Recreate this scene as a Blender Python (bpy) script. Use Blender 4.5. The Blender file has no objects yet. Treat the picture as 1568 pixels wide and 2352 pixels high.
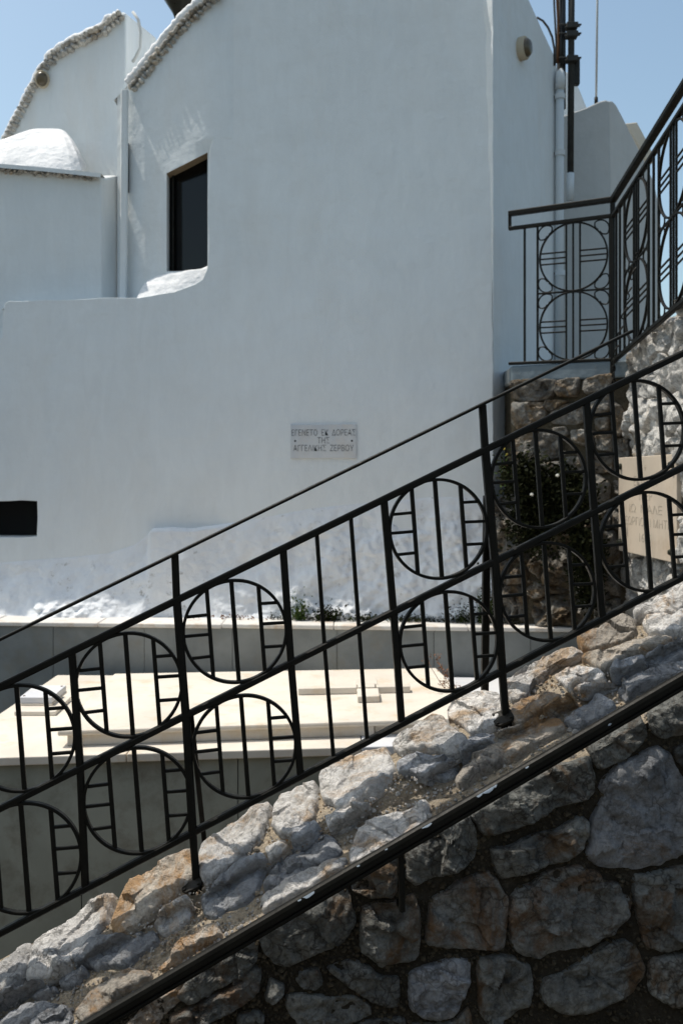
import bpy, math, random
from mathutils import Vector, Matrix, noise
random.seed(7)
C = bpy.context.scene.collection
# ------------------------------------------------------------------ camera, sky, sun
CZ = 2.4; FP = 2287.0; HX, HY = 784.0, 1100.0
scene = bpy.context.scene
cam_d = bpy.data.cameras.new('camera'); cam = bpy.data.objects.new('camera', cam_d); C.objects.link(cam)
cam.location = (0, 0, CZ); cam.rotation_euler = (math.radians(90), 0, 0)
cam_d.sensor_fit = 'VERTICAL'; cam_d.sensor_height = 36; cam_d.sensor_width = 24
cam_d.lens = 36 * FP / 2352.0; cam_d.shift_y = (HY - 1176) / 2352.0
cam_d.clip_start = 0.05; cam_d.clip_end = 3000
cam_d.dof.use_dof = True; cam_d.dof.focus_distance = 3.1; cam_d.dof.aperture_fstop = 5.0
scene.camera = cam
SUN = Vector((-0.42, 0.122, 1.0)).normalized()
world = bpy.data.worlds.new('World'); scene.world = world; world.use_nodes = True
wn = world.node_tree.nodes; wl = world.node_tree.links
for n in list(wn): wn.remove(n)
sky = wn.new('ShaderNodeTexSky'); sky.sky_type = 'NISHITA'; sky.sun_disc = False
sky.sun_elevation = math.asin(SUN.z); sky.sun_rotation = math.atan2(SUN.x, SUN.y)
sky.air_density = 1.0; sky.dust_density = 2.2; sky.ozone_density = 1.6; sky.altitude = 0
bg = wn.new('ShaderNodeBackground'); bg.inputs['Strength'].default_value = 0.142
wo = wn.new('ShaderNodeOutputWorld')
tint = wn.new('ShaderNodeMix'); tint.data_type = 'RGBA'; tint.blend_type = 'MULTIPLY'; tint.inputs[0].default_value = 1.0
tint.inputs[7].default_value = (.97, .985, .86, 1); wl.new(sky.outputs[0], tint.inputs[6]); wl.new(tint.outputs[2], bg.inputs['Color']); wl.new(bg.outputs[0], wo.inputs['Surface'])
sd = bpy.data.lights.new('sun', 'SUN'); sd.energy = 3.0; sd.angle = math.radians(0.5); sd.color = (1.0, 0.94, 0.85)
so = bpy.data.objects.new('sun', sd); C.objects.link(so); so.location = (-4, 4, 12)
so.rotation_euler = SUN.to_track_quat('Z', 'Y').to_euler()
vs = scene.view_settings
vs.view_transform = 'Standard'; vs.look = 'None'; vs.exposure = 0.47; vs.gamma = 1.0; vs.use_curve_mapping = False

# ------------------------------------------------------------------ geometry helpers
def ray(x, y): return Vector(((x - HX) / FP, 1.0, (HY - y) / FP))
CAM = Vector((0, 0, CZ))
def P(x, y, Y): return CAM + ray(x, y) * Y
def hit(x, y, pl):
    p0, n = pl; r = ray(x, y); return CAM + r * ((p0 - CAM).dot(n) / r.dot(n))
def nz(p, s, seed=0.0): return noise.noise(Vector(p) * s + Vector((seed * 7.13, seed * 3.7, seed * 1.9)))
def fbm(p, s, o=4, seed=0.0): return noise.fractal(Vector(p) * s + Vector((seed * 7.13, seed * 3.7, seed * 1.9)), 0.9, 2.1, o)
def sstep(a, b, x):
    t = max(0.0, min(1.0, (x - a) / (b - a))) if a != b else float(x > a)
    return t * t * (3 - 2 * t)

def tag(o, label=None, cat=None, group=None, kind=None):
    if label: o['label'] = label
    if cat: o['category'] = cat
    if group: o['group'] = group
    if kind: o['kind'] = kind
    return o
def empty(name, loc, label=None, cat=None, group=None, rz=0.0, kind=None):
    o = bpy.data.objects.new(name, None); C.objects.link(o); o.location = loc; o.rotation_euler = (0, 0, rz)
    o.empty_display_size = 0.1
    return tag(o, label, cat, group, kind)
def link(name, me, parent=None, loc=(0, 0, 0)):
    o = bpy.data.objects.new(name, me); C.objects.link(o); o.location = loc
    if parent: o.parent = parent
    return o
def frame(a, b, up):
    d = (b - a).normalized(); s = d.cross(up)
    if s.length < 1e-6: s = d.cross(Vector((1, 0, 0)))
    s.normalize(); u = s.cross(d).normalized(); return d, s, u
class MB:
    def __init__(self): self.v = []; self.f = []; self.mi = []
    def add(self, vs_, fs, m=0):
        k = len(self.v); self.v += [Vector(q) for q in vs_]; self.f += [tuple(i + k for i in f) for f in fs]; self.mi += [m] * len(fs)
    def box(self, lo, hi, m=0):
        (a, b, c), (d, e, f) = lo, hi
        self.add([(a,b,c),(d,b,c),(d,e,c),(a,e,c),(a,b,f),(d,b,f),(d,e,f),(a,e,f)],
                 [(0,3,2,1),(4,5,6,7),(0,1,5,4),(1,2,6,5),(2,3,7,6),(3,0,4,7)], m)
    def bar(self, a, b, w, d, nrm=Vector((0, 1, 0)), m=0, ch=0.18):
        # flat or square bar from a to b, w across (in the plane), d along nrm, with chamfered corners
        a = Vector(a); b = Vector(b); dr = (b - a).normalized(); n = (nrm - dr * nrm.dot(dr)).normalized(); s = dr.cross(n)
        c = ch * min(w, d); hw, hd = w / 2, d / 2
        pr = [(-hw + c, -hd), (hw - c, -hd), (hw, -hd + c), (hw, hd - c), (hw - c, hd), (-hw + c, hd), (-hw, hd - c), (-hw, -hd + c)]
        self.sweep([a, b], pr, s, n, m)
    def sweep(self, pts, pr, s, n, m=0):
        k = len(pr); vs_ = [p + s * x + n * y for p in pts for x, y in pr]; fs = []
        for i in range(len(pts) - 1):
            for j in range(k):
                j2 = (j + 1) % k; fs.append((i*k+j, i*k+j2, (i+1)*k+j2, (i+1)*k+j))
        fs.append(tuple(range(k - 1, -1, -1))); fs.append(tuple((len(pts) - 1) * k + j for j in range(k)))
        self.add(vs_, fs, m)
    def tube(self, pts, r, n=8, m=0, closed=False):
        pts = [Vector(p) for p in pts]; N = len(pts); vs_ = []; fs = []; up = Vector((0.03, 0.05, 1))
        pu = None
        for i, p in enumerate(pts):
            if closed: d = pts[(i + 1) % N] - pts[i - 1]
            else: d = pts[min(i + 1, N - 1)] - pts[max(i - 1, 0)]
            d.normalize()
            if pu is None:
                q = up if abs(d.z) < .9 else Vector((1, 0, 0)); pu = (q - d * q.dot(d)).normalized()
            else: pu = (pu - d * pu.dot(d)).normalized()
            s = d.cross(pu); rr = r[i] if isinstance(r, (list, tuple)) else r
            for j in range(n):
                a = 2 * math.pi * j / n; vs_.append(p + (pu * math.cos(a) + s * math.sin(a)) * rr)
        for i in range(N if closed else N - 1):
            for j in range(n):
                j2 = (j + 1) % n; i2 = (i + 1) % N; fs.append((i*n+j, i*n+j2, i2*n+j2, i2*n+j))
        if not closed: fs.append(tuple(range(n - 1, -1, -1))); fs.append(tuple((N - 1) * n + j for j in range(n)))
        self.add(vs_, fs, m)
    def ring(self, c, r, w, d, ex, ez, n=72, m=0, a0=0, a1=None):
        ey = ez.cross(ex); ch = .18 * min(w, d); hw, hd = w / 2, d / 2
        pr = [(-hw + ch, -hd), (hw - ch, -hd), (hw, -hd + ch), (hw, hd - ch), (hw - ch, hd), (-hw + ch, hd), (-hw, hd - ch), (-hw, -hd + ch)]
        vs_ = []; fs = []; k = 8
        for i in range(n):
            a = 2 * math.pi * i / n; e = ex * math.cos(a) + ez * math.sin(a)
            for x, y in pr: vs_.append(c + e * (r + x) + ey * y)
        for i in range(n):
            for j in range(k):
                j2 = (j + 1) % k; i2 = (i + 1) % n; fs.append((i*k+j, i2*k+j, i2*k+j2, i*k+j2))
        self.add(vs_, fs, m)
    def grid(self, fn, nu, nv, m=0, skip=None):
        vs_ = [fn(i / nu, j / nv) for j in range(nv + 1) for i in range(nu + 1)]; fs = []
        for j in range(nv):
            for i in range(nu):
                if skip and skip(i, j): continue
                a = j * (nu + 1) + i; fs.append((a, a + 1, a + nu + 2, a + nu + 1))
        self.add(vs_, fs, m)
    def prism(self, poly, back, m=0):
        n = len(poly); poly = [Vector(p) for p in poly]
        self.add(poly + [p + back for p in poly],
                 [tuple(range(n)), tuple(range(2 * n - 1, n - 1, -1))] + [(i, i + n, (i + 1) % n + n, (i + 1) % n) for i in range(n)], m)
    def lathe(self, prof, c, n=24, m=0):
        vs_ = []; fs = []; k = len(prof)
        for i in range(n):
            a = 2 * math.pi * i / n
            for r, z in prof: vs_.append(Vector(c) + Vector((r * math.cos(a), r * math.sin(a), z)))
        for i in range(n):
            for j in range(k - 1): i2 = (i + 1) % n; fs.append((i*k+j, i2*k+j, i2*k+j+1, i*k+j+1))
        self.add(vs_, fs, m)
    def build(self, name, mats, parent=None, origin=None, smooth=False, bevel=0, loc=None, angle=None, center=False):
        if not isinstance(mats, (list, tuple)): mats = [mats]
        if center:
            origin = sum(self.v, Vector()) / len(self.v)
            base = parent.matrix_basis.translation if parent else Vector()
            if parent and parent.parent: base = base + parent.parent.matrix_basis.translation
            loc = origin - base
        if origin is None: origin = parent.location if (parent and parent.parent is None) else Vector()
        origin = Vector(origin)
        me = bpy.data.meshes.new(name); me.from_pydata([v - origin for v in self.v], [], self.f); me.validate()
        for mm in mats: me.materials.append(mm)
        if len(mats) > 1 and len(me.polygons) == len(self.mi): me.polygons.foreach_set('material_index', self.mi)
        if smooth: me.polygons.foreach_set('use_smooth', [True] * len(me.polygons))
        me.update()
        if loc is None: loc = (0, 0, 0) if parent else origin
        o = link(name, me, parent, loc)
        if angle is not None and smooth:
            try: me.set_sharp_from_angle(angle=math.radians(angle))
            except Exception: pass
        if bevel:
            b = o.modifiers.new('bevel', 'BEVEL'); b.width = bevel; b.segments = 2; b.limit_method = 'ANGLE'; b.angle_limit = math.radians(40)
        return o

# ------------------------------------------------------------------ materials
class NT:
    def __init__(self, name):
        self.m = bpy.data.materials.new(name); self.m.use_nodes = True; t = self.m.node_tree
        self.n = t.nodes; self.l = t.links
        self.b = self.n['Principled BSDF']; self.pos = self.n.new('ShaderNodeNewGeometry').outputs['Position']
    def noise(self, s, det=6, rough=.55, vec=None, dist=0.0):
        q = self.n.new('ShaderNodeTexNoise'); q.inputs['Scale'].default_value = s; q.inputs['Detail'].default_value = det
        q.inputs['Roughness'].default_value = rough; q.inputs['Distortion'].default_value = dist
        self.l.new(vec or self.pos, q.inputs['Vector']); return q.outputs[0]
    def vor(self, s, feat='DISTANCE_TO_EDGE', vec=None):
        q = self.n.new('ShaderNodeTexVoronoi'); q.feature = feat; q.inputs['Scale'].default_value = s
        self.l.new(vec or self.pos, q.inputs['Vector']); return q.outputs[0]
    def warp(self, s, amt):
        q = self.n.new('ShaderNodeTexNoise'); q.inputs['Scale'].default_value = s; q.inputs['Detail'].default_value = 3
        self.l.new(self.pos, q.inputs['Vector'])
        a = self.n.new('ShaderNodeVectorMath'); a.operation = 'MULTIPLY_ADD'
        self.l.new(q.outputs[1], a.inputs[0]); a.inputs[1].default_value = (amt,) * 3; self.l.new(self.pos, a.inputs[2]); return a.outputs[0]
    def stretch(self, v, vec=None):
        a = self.n.new('ShaderNodeVectorMath'); a.operation = 'MULTIPLY'; self.l.new(vec or self.pos, a.inputs[0]); a.inputs[1].default_value = v; return a.outputs[0]
    def ramp(self, x, stops):
        q = self.n.new('ShaderNodeValToRGB'); self.l.new(x, q.inputs[0]); e = q.color_ramp.elements
        while len(e) < len(stops): e.new(0.5)
        for i, (p, c) in enumerate(stops):
            e[i].position = p; e[i].color = (c if len(c) == 4 else tuple(c) + (1,)) if isinstance(c, tuple) else (c, c, c, 1)
        return q.outputs[0]
    def mix(self, f, a, b, mode='MIX'):
        q = self.n.new('ShaderNodeMix'); q.data_type = 'RGBA'; q.blend_type = mode
        for k, v in ((0, f), (6, a), (7, b)):
            if hasattr(v, 'links') or hasattr(v, 'is_linked'): self.l.new(v, q.inputs[k])
            elif k == 0: q.inputs[0].default_value = v
            else: q.inputs[k].default_value = tuple(v) + (1,) if len(v) == 3 else v
        return q.outputs[2]
    def math(self, op, a, b=0.0, c=0.0):
        q = self.n.new('ShaderNodeMath'); q.operation = op
        for k, v in enumerate((a, b, c)):
            if hasattr(v, 'is_linked'): self.l.new(v, q.inputs[k])
            else: q.inputs[k].default_value = v
        return q.outputs[0]
    def rnd(self): return self.n.new('ShaderNodeObjectInfo').outputs['Random']
    def bump(self, h, st=.4, dist=.01, prev=None):
        q = self.n.new('ShaderNodeBump'); q.inputs['Strength'].default_value = st; q.inputs['Distance'].default_value = dist
        self.l.new(h, q.inputs['Height'])
        if prev: self.l.new(prev, q.inputs['Normal'])
        return q.outputs[0]
    def out(self, col, rough=.8, nrm=None, metal=0.0, spec=None):
        if hasattr(col, 'is_linked'): self.l.new(col, self.b.inputs['Base Color'])
        else: self.b.inputs['Base Color'].default_value = tuple(col) + (1,)
        if hasattr(rough, 'is_linked'): self.l.new(rough, self.b.inputs['Roughness'])
        else: self.b.inputs['Roughness'].default_value = rough
        self.b.inputs['Metallic'].default_value = metal
        if spec is not None: self.b.inputs['Specular IOR Level'].default_value = spec
        if nrm: self.l.new(nrm, self.b.inputs['Normal'])
        return self.m

def stone_mat(name, dark, light, ochre, amt, crack=.5, bumpk=1.0, fl=.42):
    t = NT(name); w = t.warp(5, .09)
    base = t.ramp(t.noise(4.2, 9, .68, dist=.6), [(.30, dark), (.46, tuple((a + b) / 2 for a, b in zip(dark, light))), (.66, light)])
    fleck = t.ramp(t.noise(42, 7, .8), [(.40, fl), (.50, .97), (.62, 1.22)])
    base = t.mix(.75, base, fleck, 'MULTIPLY')
    om = t.ramp(t.noise(3.1, 8, .72, dist=1.1, vec=w), [(.60 - amt * .10, 0.0), (.70 - amt * .10, 1.0)])
    oc = t.ramp(t.noise(22, 5, .7), [(.3, tuple(c * .5 for c in ochre)), (.7, ochre)])
    base = t.mix(t.math('MULTIPLY', om, .8), base, oc)
    vein = t.ramp(t.vor(7.5, vec=t.warp(9, .16)), [(0.0, 1.0), (.016, 0.0)])
    base = t.mix(t.math('MULTIPLY', vein, .55 * crack), base, tuple(c * .42 for c in ochre))
    crk = t.ramp(t.vor(15, vec=t.warp(16, .14)), [(0.0, 1.0), (.085, 0.0)])
    cm = t.math('MULTIPLY', crk, t.ramp(t.noise(6, 3), [(.42, 0.0), (.56, 1.0)]))
    base = t.mix(t.math('MULTIPLY', cm, crack), base, (.035, .03, .025))
    v = t.math('MULTIPLY_ADD', t.rnd(), .42, .80)
    cc = t.n.new('ShaderNodeCombineXYZ')
    for k in range(3): t.l.new(v, cc.inputs[k])
    base = t.mix(1.0, base, cc.outputs[0], 'MULTIPLY')
    b = t.bump(t.noise(9, 12, .72, dist=.8), .85 * bumpk, .05)
    b = t.bump(t.vor(13, 'F1', vec=t.warp(10, .12)), .35 * bumpk, .03, b)
    b = t.bump(t.ramp(crk, [(0, 1.0), (1, 0.0)]), .45 * bumpk, .012, b)
    b = t.bump(t.noise(70, 8, .7), 1.0 * bumpk, .012, b)
    return t.out(base, .82, b, spec=.35)
M = {}
M['blue'] = stone_mat('rail_shade_blue_limestone', (.20, .21, .225), (.50, .51, .53), (.40, .24, .11), .05, fl=.6)  # blue-grey stone; on the cap its darker tone stands in for railing shadow
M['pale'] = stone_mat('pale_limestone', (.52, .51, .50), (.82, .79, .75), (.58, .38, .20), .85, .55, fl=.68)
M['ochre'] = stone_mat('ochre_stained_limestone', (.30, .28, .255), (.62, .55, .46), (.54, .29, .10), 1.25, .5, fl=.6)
M['grey'] = stone_mat('shade_grey_limestone', (.10, .10, .092), (.34, .345, .32), (.20, .105, .035), .8, .8)  # darker copy of the limestone, with the wall face's shade in its colour
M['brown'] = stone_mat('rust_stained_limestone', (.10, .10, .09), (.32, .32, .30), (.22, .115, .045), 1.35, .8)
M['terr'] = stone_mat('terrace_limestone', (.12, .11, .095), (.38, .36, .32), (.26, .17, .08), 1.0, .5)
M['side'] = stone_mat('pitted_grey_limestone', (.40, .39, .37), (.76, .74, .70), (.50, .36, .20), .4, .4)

def mortar_mat(name, c1, c2):
    t = NT(name); base = t.ramp(t.noise(60, 6, .8), [(.35, tuple(c * .72 for c in c1)), (.55, c1), (.7, c2)])
    base = t.mix(t.ramp(t.noise(5, 5), [(.50, 0.0), (.68, .6)]), base, tuple(c * .45 for c in c1))
    b = t.bump(t.noise(55, 8, .8), 1.0, .012); b = t.bump(t.vor(120, 'F1'), .6, .006, b)
    return t.out(base, .95, b, spec=.2)
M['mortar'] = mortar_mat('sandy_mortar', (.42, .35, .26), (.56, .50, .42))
M['mortar_dark'] = mortar_mat('joint_shade_gravelly_mortar', (.058, .050, .037), (.12, .108, .086))  # shade of the deep face joints put into the colour, along with dirt
M['mortar_terr'] = mortar_mat('old_brown_mortar', (.11, .09, .06), (.19, .165, .125))

def plaster(name, base=(.77, .78, .79), stain=.12, bumpd=1.0, grime=0.0, warm=(.66, .60, .52)):
    t = NT(name)
    c = t.ramp(t.noise(.9, 8, .68, dist=.7), [(.3, tuple(x * .93 for x in base)), (.7, base)])
    c = t.mix(.6, c, t.ramp(t.noise(7, 6, .7, vec=t.stretch((1.3, 1.3, .35)), dist=1.2), [(.35, .92), (.65, 1.0)]), 'MULTIPLY')
    st = t.ramp(t.noise(1.6, 7, .65, vec=t.stretch((1.6, 1.6, .35))), [(.50, 0.0), (.72, 1.0)])
    c = t.mix(t.math('MULTIPLY', st, stain), c, warm)
    if grime:
        g = t.ramp(t.noise(13, 8, .75), [(.58, 0.0), (.68, 1.0)])
        g2 = t.ramp(t.noise(2.2, 4), [(.42, 0.0), (.6, 1.0)])
        c = t.mix(t.math('MULTIPLY', t.math('MULTIPLY', g, g2), grime), c, (.17, .14, .10))
    b = t.bump(t.noise(1.8, 4, .55), .5 * bumpd, .06); b = t.bump(t.noise(7, 5, .6), .35 * bumpd, .02, b); b = t.bump(t.noise(90, 4, .6), .18 * bumpd, .004, b)
    return t.out(c, .9, b, spec=.2)
M['white'] = plaster('whitewashed_plaster', (.75, .775, .775), .16)
M['white_streak'] = plaster('streaky_whitewashed_plaster', (.74, .77, .775), .3)
M['white_rough'] = plaster('lumpy_whitewash', (.78, .80, .82), .14, 2.6, .8)
M['white_pitted'] = plaster('pitted_roof_whitewash', (.80, .80, .80), .1, 3.0, .5)
M['white_grey'] = plaster('grey_plaster', (.50, .51, .50), .2)
M['cream'] = plaster('cream_plaster', (.62, .56, .46), .2)
def metal(name, col=(.0072, .0069, .0056), rough=.38, chip=False):
    t = NT(name); b = t.bump(t.noise(140, 4), .25, .002)
    c = t.ramp(t.noise(18, 6, .7), [(.3, col), (.75, tuple(x * 1.9 for x in col))])
    return t.out(c, t.ramp(t.noise(30, 4), [(.3, rough - .08), (.7, rough + .18)]), b, spec=.12)
M['iron'] = metal('black_gloss_paint')
M['iron2'] = metal('black_worn_paint', (.013, .012, .010), .5)
M['rust'] = metal('rusty_steel', (.06, .03, .015), .7)
M['chip'] = NT('pale_blue_undercoat').out((.38, .45, .52), .6)
def marble(name, base, vein, stain, amt, rough=.35):
    t = NT(name); w = t.warp(1.3, .5)
    c = t.ramp(t.noise(2.4, 7, .6, vec=w), [(.35, vein), (.62, base)])
    c = t.mix(t.ramp(t.noise(5, 8, .7), [(.52, 0.0), (.70, amt)]), c, stain)
    b = t.bump(t.noise(60, 5, .6), .15, .003)
    return t.out(c, rough, b, spec=.35)
M['marble'] = marble('sunbleached_white_marble', (.68, .63, .55), (.58, .53, .46), (.52, .38, .22), .6, .65)
M['marble_blue'] = marble('blue_white_marble', (.66, .66, .66), (.56, .57, .60), (.56, .48, .38), .2, .5)
M['marble_grey'] = marble('grey_green_marble', (.24, .255, .25), (.155, .17, .17), (.20, .17, .12), .4)
M['marble_shade_dirty'] = marble('shade_grey_dirty_marble', (.30, .31, .265), (.21, .22, .185), (.09, .06, .035), .5, .6)  # base grey carries the plinth's shade; the brown stain is dirt
M['marble_coping'] = marble('worn_marble_coping', (.70, .67, .62), (.58, .56, .53), (.46, .30, .16), .75, .6)
M['plaque'] = marble('veined_plaque_marble', (.62, .62, .61), (.46, .49, .53), (.58, .47, .36), .35, .5)
M['plaque2'] = marble('beige_plaque_marble', (.52, .44, .35), (.43, .37, .30), (.34, .24, .15), .45, .6)
M['ink'] = NT('dark_lettering').out((.035, .04, .04), .7)
M['ink2'] = NT('faded_lettering').out((.33, .285, .23), .8)
M['bronze'] = metal('dark_bronze', (.02, .022, .015), .45)
M['glass'] = NT('dark_window_glass').out((.006, .006, .006), .12, spec=.3)
M['recess_shade'] = NT('black_recess_shade').out((.006, .006, .006), .9)  # flat black paints the shade inside the vent and the slot
M['tan_rough'] = mortar_mat('bare_tan_render', (.40, .31, .20), (.5, .42, .32))
M['eave'] = stone_mat('eave_stone', (.34, .32, .29), (.66, .63, .57), (.45, .33, .2), .5, .15, .7)
M['pvc'] = plaster('painted_pipe', (.62, .66, .68), .25, .3)
M['dark_pipe'] = metal('dark_galvanised_pipe', (.03, .03, .028), .6)
M['cable'] = NT('black_cable').out((.012, .012, .012), .5)
M['rod'] = NT('pale_antenna').out((.5, .5, .48), .5)
M['lamp_glass'] = NT('brown_lamp_glass').out((.09, .07, .04), .3)
M['lamp_rim'] = plaster('beige_lamp_rim', (.50, .43, .32), .4, .3)
def leafmat(name, a, b):
    t = NT(name); return t.out(t.ramp(t.noise(30, 3), [(.35, a), (.65, b)]), .85, spec=.1)
M['leaf_dark'] = leafmat('dark_green_leaves', (.008, .010, .004), (.022, .025, .009))
M['leaf'] = leafmat('weed_leaves', (.03, .06, .015), (.08, .11, .03))
M['moss'] = leafmat('black_green_moss', (.02, .022, .012), (.05, .055, .03))
M['dry'] = leafmat('dried_plant', (.12, .06, .035), (.30, .17, .11))
M['petal'] = NT('white_petals').out((.6, .6, .55), .7)
M['petal_y'] = NT('yellow_petals').out((.45, .35, .05), .7)
t = NT('dry_earth'); M['earth'] = t.out(t.ramp(t.noise(3, 8, .7), [(.3, (.045, .036, .025)), (.7, (.085, .07, .05))]), .95, t.bump(t.noise(20, 8, .7), .8, .03))
t = NT('grey_step_stone'); M['step'] = t.out(t.ramp(t.noise(5, 8, .7), [(.3, (.05, .047, .042)), (.7, (.10, .095, .085))]), .9, t.bump(t.noise(30, 8, .7), .6, .01))

# ------------------------------------------------------------------ ground
g = MB(); R = 1500.0
def gz(x, y):
    r = math.hypot(x, y); return 0.0 if r < 12 else -min(120.0, (r - 12) * .35)
NR = 40; rad = [0] + [12 * (R / 12) ** (i / (NR - 1)) for i in range(NR)]
vs_ = [Vector((0, 3, 0))]; fs = []
for i in range(1, len(rad)):
    for j in range(64):
        a = 2 * math.pi * j / 64; x, y = rad[i] * math.cos(a), rad[i] * math.sin(a) + 3
        vs_.append(Vector((x, y, gz(x, y))))
for j in range(64): fs.append((0, 1 + j, 1 + (j + 1) % 64))
for i in range(len(rad) - 2):
    for j in range(64):
        a, b = 1 + i * 64 + j, 1 + i * 64 + (j + 1) % 64; fs.append((a, a + 64, b + 64, b))
g.add(vs_, fs); tag(g.build('ground', M['earth']), kind='structure')

# ------------------------------------------------------------------ near stair wall: surfaces
RS = .14
def step_off(v): return .020 - .050 * sstep(.0, -.06, v)
VF = -.250
def ztop(X, Y): return 1.356 + .424 * X + .42 * (Y - 3.13) + step_off(Y - 3.13 - RS * X)
nT = Vector((-.424, -.42, 1)).normalized(); nF = Vector((RS, -1, .04)).normalized()
def yface(X, Z):
    Ye = 3.13 + RS * X + VF; return Ye + .05 * (Z - ztop(X, Ye))
def surf(px, py):
    r = ray(px, py); t = 2.9
    for _ in range(14):
        X, Y = r.x * t, r.y * t; o = step_off(Y - 3.13 - RS * X)
        t = (1.356 - .42 * 3.13 + o - CZ) / (r.z - .424 * r.x - .42 * r.y)
    p = CAM + r * t; v = p.y - 3.13 - RS * p.x
    if v >= VF: w = sstep(VF + .035, VF, v) * .5; return p, (nT * (1 - w) + nF * w).normalized(), v - VF
    t = 2.8
    for _ in range(10):
        X, Z = r.x * t, CZ + r.z * t; t = yface(X, Z)
    p = CAM + r * t; Ye = 3.13 + RS * p.x + VF; dz = ztop(p.x, Ye) - p.z
    w = .5 + .5 * sstep(0, .05, dz); return p, (nT * (1 - w) + nF * w).normalized(), -dz

def resample(poly, n):
    q = []
    for i in range(len(poly)):
        a, b = Vector(poly[i]), Vector(poly[(i + 1) % len(poly)]); q += [a * .88 + b * .12, a * .12 + b * .88]
    L = [(q[(i + 1) % len(q)] - q[i]).length for i in range(len(q))]; T = sum(L); out = []; i = 0; acc = 0
    for k in range(n):
        s = T * k / n
        while acc + L[i] < s: acc += L[i]; i += 1
        out.append(q[i].lerp(q[(i + 1) % len(q)], (s - acc) / max(L[i], 1e-9)))
    return out
def stone(poly, mapf, thick, mat, parent, seed, K=19, Mn=104, rough=.012, name='stone', scale=1.0, facet=1.0, ripple=0.0, slant=0.0):
    poly = [Vector((a, b)) for a, b in poly]; c = sum(poly, Vector((0, 0))) / len(poly); poly = [c + (p_ - c) * 1.07 for p_ in poly]; bd = resample(poly, Mn)
    size = max((b - c).length for b in bd)
    vs_ = []; fs = []
    fr = [((k + 1) / K) ** .8 for k in range(K)]
    def vert(q, f):
        p, n = mapf(q.x, q.y)[:2]
        h = thick * (max(0.0, 1 - f ** 12)) ** .6 - .022 * scale * (f >= .999)
        if f < .999:
            fc = noise.voronoi(p * (7.5 / scale) + Vector((seed * 3.1, seed, 0))); cp = (p * (7.5 / scale) + Vector((seed * 3.1, seed, 0))) - fc[1][0]
            tv = noise.cell_vector(fc[1][0] * 3.7 + Vector((.37, .11, .7))) - Vector((.5, .5, .5)); h += facet * rough * 2.4 * cp.dot(tv) * 1.2 * (1 - f ** 10)
            h += rough * (.40 * nz(p, 6 / scale, seed) + .95 * fbm(p, 14 / scale, 5, seed) + .30 * fbm(p, 48 / scale, 3, seed)) * (1 - f ** 10)
            cel = noise.voronoi(p * (9 / scale) + Vector((seed, 0, 0)))[0]; h -= facet * rough * .9 * max(0, .35 - (cel[1] - cel[0])) * 2
            if ripple: h += ripple * math.sin(46 * (p.z - .5 * p.x) + 3 * nz(p, 5, seed)) * (1 - f ** 6)
        return p + n * h
    vs_.append(vert(c, 0.0))
    for k, f in enumerate(fr):
        for j, b in enumerate(bd):
            q = c + (b - c) * f
            if f > .6:
                d = (b - c).normalized(); jit = nz((b.x / size * 3, b.y / size * 3, seed), 1.7, seed) * .035 + nz((b.x / size * 9, b.y / size * 9, seed), 1.9, seed) * .018
                q = q + d * size * jit * f
            vs_.append(vert(q, f))
    for j in range(Mn): fs.append((0, 1 + j, 1 + (j + 1) % Mn))
    for k in range(K - 1):
        for j in range(Mn):
            a, b = 1 + k * Mn + j, 1 + k * Mn + (j + 1) % Mn; fs.append((a, a + Mn, b + Mn, b))
    p0, p1, p2 = vs_[0], vs_[1], vs_[2]
    if (p1 - p0).cross(p2 - p0).dot(mapf(c.x, c.y)[1]) < 0: fs = [f[::-1] for f in fs]
    m = MB(); m.add(vs_, fs); return m.build(name, mat, parent, smooth=True, center=True, angle=38)

V = {'A': (0, 2950, .5102), 'B': (700, 2800, .5102), 'C': (1100, 2400, .5102), 'D': (1700, 2100, .5102),
     'E': (1700, 2800, .5102), 'F': (900, 3150, .5102), 'S': (1800, 1300, .4464)}
def px(view, pts):
    ox, oy, s = V[view]; return [((ox + a * s) * .6272, (oy + b * s) * .6272) for a, b in pts]

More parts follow.
